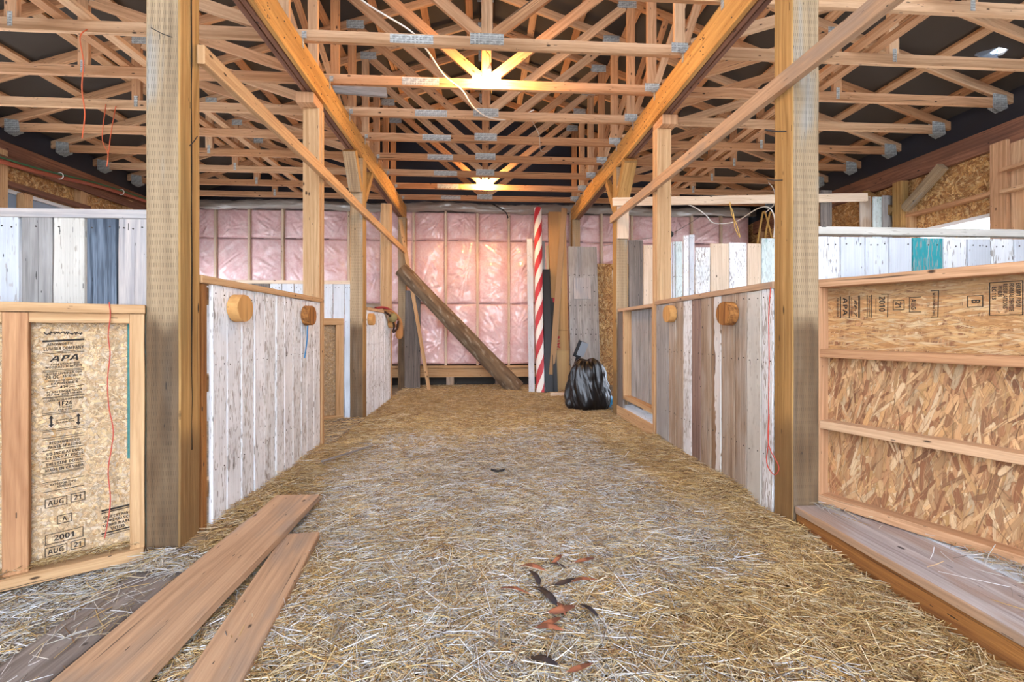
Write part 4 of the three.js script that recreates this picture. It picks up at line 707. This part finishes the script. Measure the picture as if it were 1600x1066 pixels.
    const k = mesh(q, 'carton', new THREE.BoxGeometry(0.31, 3.22, 0.12), new THREE.MeshStandardMaterial({ map: t, roughness: 0.85 })); k.position.copy(V(1.34, 1.61, 7.93)).sub(q.position); k.rotation.x = -0.12;
    const g2 = new THREE.ExtrudeGeometry(new THREE.Shape([[-0.055, 0], [0.03, 0.012], [0.05, 0.045], [0.056, 0.042], [0.036, 0.004], [-0.055, -0.006]].map((p2) => new THREE.Vector2(...p2))), { depth: 2.95, bevelEnabled: false });
    g2.translate(0, 0, -1.475); g2.rotateX(-Math.PI / 2);
    const f = mesh(scene, 'cardboard_angle', g2, plain(0xa5835c, 0.8)); const a = V(1.16, 0.30, 7.50), b = V(1.44, 3.25, 7.86); f.position.copy(a).add(b).multiplyScalar(0.5); f.quaternion.setFromUnitVectors(new THREE.Vector3(0, 1, 0), b.sub(a).normalize()); tag(f, 'long folded cardboard corner strip leaning across the carton', 'cardboard strip');
  }
  { const q = thing('leaning_plywood', 'weathered grey plywood sheet with rows of nail holes leaning behind the black bag', 'plywood', [1.76, 0, 7.8]); timber(q, 'sheet', M.grey[1], [1.765, 0, 7.62], [1.785, 2.57, 7.98], 0.52, 0.02, [1, 0, 0], { segs: 8, rough: 0.003 });
    const h = []; for (const y of [1.0, 1.5, 2.05, 1.75]) for (let i = 0; i < 6; i++) { const yy = y + rr(-0.01, 0.01); h.push(new THREE.CylinderGeometry(0.009, 0.009, 0.004, 8).rotateX(Math.PI / 2).translate(1.53 + i * 0.088 - 1.76, yy, -(7.6 + yy * 0.14 - 7.8))); } mesh(q, 'nail_holes', mergeGeometries(h), plain(0x1a1714, 1)).userData.kind = 'stuff';
    timber(q, 'patch', M.ash, [1.75, 1.62, 7.824], [1.75, 2.0, 7.877], 0.30, 0.012, [1, 0, 0]); }
  one('leaning_board', 'narrow pale board with peeling white paint standing behind the far right post', 'board', M.cream, [1.84, 0.05, 5.95], [1.70, 1.85, 5.72], 0.06, 0.02, [1, 0, 0]);
  { const q = thing('wood_offcut', 'small pale offcut of wood lying by the foot of the carton', 'wood block', [1.19, 0.02, 7.1]); timber(q, 'block', M.pale[0], [1.06, 0.05, 7.02], [1.34, 0.05, 7.06], 0.06, 0.06); }
  { // squeegee-headed tool behind the bag
    const q = thing('push_tool', 'black handled tool with a grey blade leaning behind the black bag', 'tool', [1.3, 0, 6.7]);
    timber(q, 'handle', M.black, [1.25, 0.05, 6.75], [1.45, 0.72, 6.72], 0.05, 0.03); timber(q, 'head', M.black, [1.405, 0.66, 6.7], [1.50, 0.90, 6.69], 0.12, 0.03, [1, 0, 0]); timber(q, 'blade', plain(0x8f98a0, 0.4, { metalness: 0.4 }), [1.45, 0.68, 6.66], [1.53, 0.88, 6.65], 0.11, 0.012, [1, 0, 0]);
  }
  { // black refuse bag
    const pr = [[0.001, 0], [0.2, 0.004], [0.27, 0.06], [0.285, 0.16], [0.27, 0.30], [0.25, 0.42], [0.235, 0.52], [0.20, 0.60], [0.15, 0.645], [0.10, 0.66], [0.001, 0.64]].map((p2) => new THREE.Vector2(...p2));
    const sp = new THREE.SplineCurve(pr).getPoints(70), gg = new THREE.LatheGeometry(sp.map((v) => new THREE.Vector2(Math.max(v.x, 0.0005), v.y)), 110), pp = gg.attributes.position;
    for (let i = 0; i < pp.count; i++) { const x = pp.getX(i), y = pp.getY(i), z = pp.getZ(i), a = Math.atan2(z, x), ca = Math.cos(a) * 3, sa = Math.sin(a) * 3, up = sstep(0.3, 0.65, y); const f = 1 + 0.22 * (vn(ca + 11, sa + y * 5, 111) - 0.5) + 0.13 * (Math.abs(vn(ca * 2.2 + y * 7, sa * 2.2 + 5, 112) - 0.5) - 0.25) + 0.10 * up * Math.sin(a * 11 + 4 * vn(ca, sa, 114)) + 0.05 * (Math.abs(vn(ca * 5, sa * 5 + y * 20, 113) - 0.5)); pp.setX(i, x * f); pp.setZ(i, z * f * 0.9); pp.setY(i, y + up * 0.08 * (vn(ca * 1.5, sa * 1.5, 115) - 0.4)); }
    gg.computeVertexNormals(); const m2 = mesh(scene, 'refuse_bag', gg, new THREE.MeshPhysicalMaterial({ color: 0x08080a, roughness: 0.36, clearcoat: 0.25, clearcoatRoughness: 0.3 }), V(1.40, 0.0, 5.92)); tag(m2, 'full black plastic refuse bag slumped on the straw by the right post', 'bag');
    const bg = new THREE.IcosahedronGeometry(0.1, 8), bp = bg.attributes.position; for (let i = 0; i < bp.count; i++) { const x = bp.getX(i), y = bp.getY(i), z = bp.getZ(i), f = 0.8 + 0.5 * vn(x * 14 + 9, y * 14 + z * 9, 118); bp.setXYZ(i, x * f, y * f * 1.15, z * f * 0.8); } bg.computeVertexNormals();
    tag(mesh(scene, 'blue_bag', bg, plain(0x1f8fc4, 0.4), V(1.70, 0.10, 6.12)), 'small crumpled blue plastic bag tucked behind the black bag', 'bag');
  }
}
// ---------------------------------------------------------------- lamps and cables
function bulb(label, x, y, d, hang, hook) {
  const t = thing('hanging_bulb', label, 'light bulb', [x, y, d]);
  const pts = [[0.0005, -0.032], [0.012, -0.030], [0.024, -0.020], [0.030, -0.004], [0.029, 0.010], [0.022, 0.026], [0.014, 0.040], [0.0128, 0.052]].map((p) => new THREE.Vector2(...p));
  const g = mesh(t, 'bulb', new THREE.LatheGeometry(new THREE.SplineCurve(pts).getPoints(30).map((v) => new THREE.Vector2(Math.max(v.x, 0.0004), v.y)), 28), new THREE.MeshStandardMaterial({ color: 0xffffff, emissive: 0xffd890, emissiveIntensity: 14, roughness: 0.3 }), V(x, y, d)); g.castShadow = false;
  mesh(t, 'socket', new THREE.LatheGeometry([[0.001, 0.05], [0.017, 0.05], [0.019, 0.06], [0.019, 0.085], [0.012, 0.10], [0.004, 0.105]].map((p) => new THREE.Vector2(...p)), 20), plain(0xd8d2c4, 0.5), V(x, y, d));
  mesh(t, 'cord', tube(rel(t, [[x, y + 0.10, d], [x + 0.004, y + hang * 0.6, d + 0.01], [0.035, y + hang, hook - 0.02], [0.035, y + hang - 0.02, hook + 0.01]]), 0.0035, 20, 6), plain(0x4d4a44, 0.7));
  mesh(t, 'pull_chain', tube(rel(t, [[x + 0.016, y + 0.06, d - 0.01], [x + 0.02, y - 0.03, d - 0.012], [x + 0.018, y - 0.16, d - 0.012]]), 0.0012, 20, 5), plain(0xc9b27a, 0.4, { metalness: 0.7 }));
  const l = new THREE.PointLight(0xffc27a, BULB, 0, 2); l.position.copy(V(x, y, d)).sub(t.position); l.castShadow = true; l.shadow.radius = 1.4; l.shadow.bias = -0.001; t.add(l);
}
bulb('lit bare bulb hanging under the ridge, the nearer and bigger of the two', 0.057, 3.365, 4.06, 0.30, TD[2] - 0.019);
bulb('lit bare bulb hanging under the ridge, the farther and smaller of the two', 0.02, 3.41, 7.16, 0.22, TD[7] - 0.019);
tag(mesh(scene, 'electric_cable', tube([[-1.15, 3.62, 3.05], [-0.90, 3.48, 3.3], [-0.55, 3.44, 3.62], [-0.45, 3.335, 3.66], [-0.34, 3.33, 4.0], [-0.20, 3.325, 4.22], [-0.10, 3.31, 4.5], [0.06, 3.35, 4.8], [0.22, 3.345, 4.83], [0.42, 3.40, 4.84], [0.55, 3.47, 4.85]].map((p) => V(...p)), 0.0065, 160, 8), plain(0xe9e4da, 0.5)), 'white electric cable looping loosely under the trusses across the aisle', 'cable');
tag(mesh(scene, 'electric_cable', tube([[0.50, 3.44, 4.9], [0.62, 3.28, 5.0], [0.70, 3.25, 5.4], [0.82, 3.33, 5.6]].map((p) => V(...p)), 0.003, 60, 6), plain(0xcac3b6, 0.5)), 'thin pale wire drooping between trusses right of the near bulb', 'cable');
tag(mesh(scene, 'electric_cable', tube([[0.16, 3.38, 8.2], [0.28, 3.33, 8.25], [0.42, 3.25, 8.3], [0.45, 3.19, 8.3], [0.46, 3.15, 8.32]].map((p) => V(...p)), 0.012, 40, 8), M.black), 'short black cable hooked down over the pink wall below the far bulb', 'cable');
tag(mesh(scene, 'electric_cable', tube([[2.5, 2.68, 5.5], [2.7, 2.66, 5.6], [2.95, 2.62, 5.8], [3.2, 2.55, 6.0], [3.42, 2.55, 5.9], [3.58, 2.66, 5.6], [3.66, 2.66, 5.55], [3.78, 2.55, 5.6], [3.84, 2.3, 5.7]].map((p) => V(...p)), 0.007, 80, 6), plain(0xd9d4cb, 0.5)), 'white cable sagging under the pale cross board on the right', 'cable');
for (const [l, pts] of [['orange baling twine looped over a truss at upper left, the longer', [[-3.0, 3.36, 3.60], [-3.03, 3.30, 3.58], [-3.01, 3.1, 3.58], [-3.02, 2.9, 3.58], [-3.0, 2.7, 3.58], [-3.02, 2.52, 3.58]]], ['orange baling twine loop hanging at upper left by the front post', [[-3.74, 3.36, 4.82], [-3.78, 3.1, 4.815], [-3.82, 2.73, 4.81], [-3.80, 2.86, 4.80], [-3.86, 3.0, 4.81], [-3.84, 3.38, 4.825]]]])
  tag(mesh(scene, 'twine', tube(pts.map((p) => V(...p)), 0.004, 60, 6), M.orangeTwine), l, 'twine', 'baling twine');
tag(mesh(scene, 'twine', tube([[GR - 0.005, 1.34, 2.45], [GR - 0.022, 1.2, 2.443], [GR - 0.02, 0.9, 2.445], [GR - 0.026, 0.6, 2.44], [GR - 0.024, 0.42, 2.44], [GR - 0.02, 0.32, 2.36], [GR - 0.02, 0.27, 2.40], [GR - 0.022, 0.31, 2.46], [GR - 0.024, 0.44, 2.445], [GR - 0.02, 0.6, 2.445]].map((p) => V(...p)), 0.0028, 110, 6), M.redTwine), 'red twine hanging in a long loop down the edge of the front right post', 'twine');
tag(mesh(scene, 'twine', tube([[GL + 0.03, 1.15, 3.62], [GL + 0.02, 1.08, 3.63], [GL + 0.024, 1.02, 3.615], [GL + 0.02, 0.93, 3.60], [GL + 0.02, 0.86, 3.57]].map((p) => V(...p)), 0.005, 40, 6), M.blueTwine), 'blue twine hanging from the darker disc on the near white stall front', 'twine');
tag(mesh(scene, 'twine', tube([[3.05, 2.66, 5.36], [3.06, 2.5, 5.34], [3.12, 2.40, 5.35], [3.16, 2.30, 5.36], [3.18, 2.22, 5.36], [3.12, 2.34, 5.37], [3.09, 2.52, 5.36], [3.03, 2.64, 5.35]].map((p) => V(...p)), 0.006, 60, 6), M.rope), 'frayed tan twine dangling from the pale cross board on the right', 'twine');
{ // straps over the end of the far left stall front
  const t = thing('halter', 'bundle of red and tan straps slung over the far left plank front', 'halter', [GL + 0.06, 1.2, 6.7]), red = plain(0x9c2f35), tan = plain(0xb07a45), drk = plain(0x3a2418);
  mesh(t, 'red_strap', tube(rel(t, [[GL - 0.06, 1.37, 6.2], [GL + 0.0, 1.39, 6.45], [GL + 0.06, 1.36, 6.62], [GL + 0.10, 1.29, 6.76], [GL + 0.13, 1.22, 6.80]]), 0.018, 40, 7), red);
  mesh(t, 'tan_strap', tube(rel(t, [[GL - 0.02, 1.36, 6.5], [GL + 0.08, 1.34, 6.62], [GL + 0.16, 1.26, 6.7], [GL + 0.20, 1.16, 6.72]]), 0.018, 40, 7), tan);
  mesh(t, 'dark_strap', tube(rel(t, [[GL + 0.0, 1.34, 6.42], [GL + 0.07, 1.27, 6.55], [GL + 0.10, 1.13, 6.66], [GL + 0.08, 1.04, 6.7], [GL + 0.13, 1.10, 6.74], [GL + 0.15, 1.20, 6.72]]), 0.016, 50, 7), drk);
  const g = new THREE.SphereGeometry(0.085, 24, 16); g.scale(0.75, 0.8, 1); mesh(t, 'pouch', g, plain(0x8d8154), V(GL + 0.09, 1.25, 6.62));
  tag(mesh(scene, 'hanging_pad', new THREE.CapsuleGeometry(0.06, 0.13, 6, 20).scale(0.9, 1, 0.5), tan, V(GL + 0.15, 1.06, 6.80)), 'tan leather pad hanging below the red and tan straps', 'pad');
}
{ // hose pipe and rope along the left wall; straps and small things on the right
  const t = thing('wall_pipe', 'reddish pipe with green cord clipped along the upper left wall', 'pipe', [XL + 0.15, 3.0, 5.5]);
  mesh(t, 'pipe', tube(rel(t, [[XL + 0.17, 2.90, 4.4], [XL + 0.17, 2.95, 5.6], [XL + 0.17, 3.06, 6.6], [XL + 0.17, 3.12, 8.2]]), 0.026, 60, 8), plain(0x9c5138, 0.6));
  mesh(t, 'cord', tube(rel(t, [[XL + 0.19, 2.94, 4.4], [XL + 0.19, 2.985, 5.6], [XL + 0.19, 3.09, 6.6], [XL + 0.19, 3.15, 8.2]]), 0.011, 60, 6), plain(0x3f6b45, 0.7));
  for (const [d, y] of [[5.95, 3.0], [6.9, 3.09], [7.6, 3.11]]) mesh(t, 'clip', new THREE.TorusGeometry(0.04, 0.006, 6, 16), plain(0xd9d9d2, 0.4), V(XL + 0.18, y, d));
  const s = thing('strap_bundle', 'tan straps hanging in loops beside the front right post, high at the back', 'straps', [4.3, 2.4, 6.8]);
  for (const [x, y] of [[0, 0], [0.12, 0.05], [0.24, -0.06]]) mesh(s, 'strap', tube(rel(s, [[4.30 + x, 2.35 + y, 6.8], [4.36 + x, 2.70 + y, 6.8], [4.42 + x, 2.95, 6.8], [4.50 + x, 2.72 + y, 6.8], [4.58 + x, 2.34 + y, 6.78]]), 0.014, 40, 6), M.rope);
  mesh(s, 'wire', tube(rel(s, [[4.40, 3.36, 6.66], [4.52, 3.25, 6.70], [4.56, 3.05, 6.76], [4.45, 2.93, 6.8]]), 0.008, 30, 6), plain(0xd9d4cb, 0.5));
  tag(mesh(scene, 'electrical_box', new THREE.CylinderGeometry(0.062, 0.066, 0.05, 28).rotateX(Math.PI / 2), plain(0x3c4a4c, 0.5), V(3.60, 2.92, 8.44)), 'round dark electrical box standing out from the pink wall at the right', 'electrical box');
  tag(mesh(scene, 'electric_cable', tube([[2.3, 2.68, 8.44], [2.95, 2.80, 8.43], [3.6, 2.93, 8.42], [4.3, 3.33, 8.45]].map((p) => V(...p)), 0.006, 40, 6), plain(0x8f7f78, 0.6)), 'thin slanting wire running to the round electrical box on the pink wall', 'cable');
  const g = new THREE.PlaneGeometry(0.2, 0.16, 26, 22), p = g.attributes.position; for (let i = 0; i < p.count; i++) { const x = p.getX(i), y = p.getY(i); p.setXYZ(i, x * (0.7 + 0.4 * vn(y * 20, 3, 121)), y - Math.abs(x) * 0.3, 0.05 * (vn(x * 30, y * 30, 122) - 0.5) + 0.04 * Math.sin(x * 30)); } g.computeVertexNormals();
  tag(mesh(scene, 'plastic_scrap', g, new THREE.MeshPhysicalMaterial({ color: 0xb8cfe6, roughness: 0.3, transmission: 0.4, thickness: 0, side: THREE.DoubleSide }), V(4.76, 3.66, 3.94)), 'torn scrap of clear plastic hanging at the bright hole in the right roof', 'plastic scrap');
}
{ // feathers scattered in the middle of the aisle
  const make = (a, b) => {
    const pos = [], col = [], idx = [], n = 14;
    for (let i = 0; i <= n; i++) { const u = i / n, w = 0.017 * Math.pow(Math.sin(Math.PI * Math.min(1, 0.06 + u * 0.97)), 0.6) * (u < 0.15 ? u / 0.15 * 0.6 + 0.1 : 1), y = 0.016 * Math.sin(u * 2.4), z = 0.012 * Math.sin(u * 3); for (const s of [-1, 0, 1]) { pos.push(u * 0.13, y + (s ? 0 : 0.004), z + s * w); const c = u > 0.55 || s > 0 ? b : a; col.push(...c); } }
    for (let i = 0; i < n; i++) for (const s of [0, 1]) { const k = i * 3 + s; idx.push(k, k + 1, k + 4, k, k + 4, k + 3); }
    const g = new THREE.BufferGeometry(); g.setAttribute('position', new THREE.Float32BufferAttribute(pos, 3)); g.setAttribute('color', new THREE.Float32BufferAttribute(col, 3)); g.setIndex(idx); g.computeVertexNormals(); return g;
  };
  const mat = new THREE.MeshStandardMaterial({ vertexColors: true, roughness: 0.5, side: THREE.DoubleSide }), red = make([0.36, 0.13, 0.07], [0.14, 0.05, 0.03]), blk = make([0.03, 0.025, 0.03], [0.012, 0.012, 0.016]), qm = plain(0xd8c6b0);
  const spots = [[0.30, 1.96, 0.9, 0], [0.36, 1.92, 2.6, 1], [0.40, 1.97, 0.2, 0], [0.27, 1.91, 3.0, 0], [0.47, 1.82, 3.3, 0], [0.23, 1.80, 2.0, 1], [0.28, 1.80, 0.3, 1], [0.18, 1.76, 3.1, 0], [0.27, 1.74, 2.7, 1], [0.28, 1.67, 2.2, 1], [0.23, 1.64, 0.25, 0], [0.30, 1.62, 1.9, 0], [0.19, 1.56, 0.4, 0], [0.28, 1.54, 3.1, 0], [0.24, 1.38, 2.9, 1], [0.25, 1.355, 0.1, 0], [0.42, 1.60, 2.5, 1]];
  spots.forEach(([x, d, a, k], i) => {
    const t = thing('feather', k ? 'blackish feather lying on the straw in the middle of the aisle' : 'reddish-brown feather lying on the straw in the middle of the aisle', 'feather', [x, ground(x, d) + 0.017, d], k ? 'black feathers on the straw' : 'reddish feathers on the straw');
    t.rotation.set(rr(-0.25, 0.25), a, rr(-0.1, 0.25)); t.scale.setScalar(rr(0.65, 0.95));
    mesh(t, 'vane', k ? blk : red, mat); mesh(t, 'quill', tube([new THREE.Vector3(-0.03, -0.002, 0), new THREE.Vector3(0.03, 0.007, 0.006), new THREE.Vector3(0.12, 0.016, 0.004)], 0.0014, 12, 5), qm);
  });
}
// ---------------------------------------------------------------- straw
{
  const pos = [], rings = [[-0.5, 0, 0], [0, 0.25, 0.18], [0.5, 0, 0]], tri = [0, 2.094, 4.189], idx = [];
  for (const [x, oy, oz] of rings) for (const a of tri) pos.push(x, Math.sin(a) * 0.5 + oy, Math.cos(a) * 0.5 + oz * 6);
  for (let r = 0; r < 2; r++) for (let k = 0; k < 3; k++) { const a = r * 3 + k, b = r * 3 + (k + 1) % 3; idx.push(a, b, b + 3, a, b + 3, a + 3); }
  const g = new THREE.BufferGeometry(); g.setAttribute('position', new THREE.Float32BufferAttribute(pos, 3)); g.setIndex(idx); g.computeVertexNormals();
  const mat = new THREE.MeshStandardMaterial({ color: 0xffffff, roughness: 0.6 });
  const golden = [[0.62, 0.43, 0.18], [0.54, 0.35, 0.13], [0.70, 0.52, 0.27], [0.42, 0.26, 0.10], [0.32, 0.19, 0.09], [0.70, 0.58, 0.38]];
  const tones = [[0.66, 0.56, 0.38], [0.74, 0.70, 0.60], [0.56, 0.42, 0.20], [0.72, 0.72, 0.72], [0.42, 0.34, 0.22], [0.24, 0.20, 0.17], [0.80, 0.80, 0.80], [0.66, 0.65, 0.62], [0.5, 0.48, 0.46]];
  const M4 = new THREE.Matrix4(), Q = new THREE.Quaternion(), E = new THREE.Euler(), P = new THREE.Vector3(), S = new THREE.Vector3(), C = new THREE.Color();
  const strew = (label, n, place, height, lmax = 0.2, name = 'straw_bedding', dusty = false) => {
    const im = new THREE.InstancedMesh(g, mat, n); im.name = numbered(name);
    for (let i = 0; i < n; i++) {
      const [x, d, pw = 1] = place(), L = lmax * Math.pow(rr(0.25, 1), 1.3), r = rr(0.0016, 0.0038) * pw, loose = rnd() < 0.02;
      E.set(0, rnd() * 6.283, loose ? rr(-0.5, 0.5) : rr(-0.13, 0.13)); Q.setFromEuler(E);
      P.copy(V(x, height(x, d) + rr(0, 0.016) + (loose ? 0.012 : 0), d)); S.set(L, r, r); im.setMatrixAt(i, M4.compose(P, Q, S));
      const warm = fbm(x * 1.3 + 4, d * 1.3, 130), gold = dusty ? 0.12 : clamp(0.28 + sstep(3.6, 5.6, d + 1.6 * (warm - 0.5)) + sstep(0.9, 1.4, x + 1.2 * (warm - 0.5)) * 0.8 + sstep(-0.9, -1.25, x) * 0.6 + (warm > 0.62 ? 0.35 : 0.08)), c = pick(rnd() < gold ? golden : tones), f = rr(0.75, 1.1) * (0.82 + 0.4 * fbm(x * 4, d * 4, 131));
      im.setColorAt(i, C.setRGB(c[0] * f, c[1] * f, c[2] * f));
    }
    im.castShadow = im.receiveShadow = true; im.userData.kind = 'stuff'; tag(im, label, 'straw'); scene.add(im); return im;
  };
  const inAisle = (x, d) => x > GL + 0.02 && x < GR - 0.02;
  strew('trodden straw covering the whole aisle floor', 150000, () => { for (;;) { const d = 0.75 + 7.7 * Math.pow(rnd(), 1.45), x = rr(-1.42, 1.66); if ((d > 2.3 || x > -1.33) && inAisle(x, d)) return [x, d, d > 4 ? 1.5 : 1]; } }, ground);
  strew('pale loose straw strewn over the near left stall floor', 16000, () => { for (;;) { const x = rr(-2.9, -1.28), d = rr(0.9, 2.36), k = vn(x * 5, d * 4, 140); if (x > -1.62 && d < 2.0 && rnd() < 0.97 - 0.5 * sstep(-1.5, -1.62, x) - k * 0.2) continue; if (x > -1.42 && d > 2.15) continue; return [x, d]; } }, (x, d) => (x > -1.5 ? 0.035 : 0.012) + mound(x, d, -1.46, 2.12, 0.1, 0.14, 0.03), 0.2, 'straw_bedding', true);
  strew('straw strewn on the right stall floor behind the open gate', 6000, () => { for (;;) { const x = rr(1.75, 3.2), d = rr(0.5, 2.38); if (x < 2.02 && d < 2.2 && rnd() < 0.97) continue; return [x, d]; } }, () => 0.146, 0.2, 'straw_bedding', true);
  strew('bits of straw in the doorway of the second left stall', 1500, () => [rr(-2.0, -1.36), rr(4.06, 5.3)], () => 0.052, 0.14);
  strew('straw caught along the bottom rail of the stamped left gate', 700, () => { const s = rr(0.03, 0.95), k = rr(0.0, 0.04); return [-1.549 - 0.848 * s - 0.53 * k, 2.154 - 0.53 * s + 0.848 * k]; }, () => 0.10, 0.10, 'loose_straw');
}
renderer.render(scene, camera);
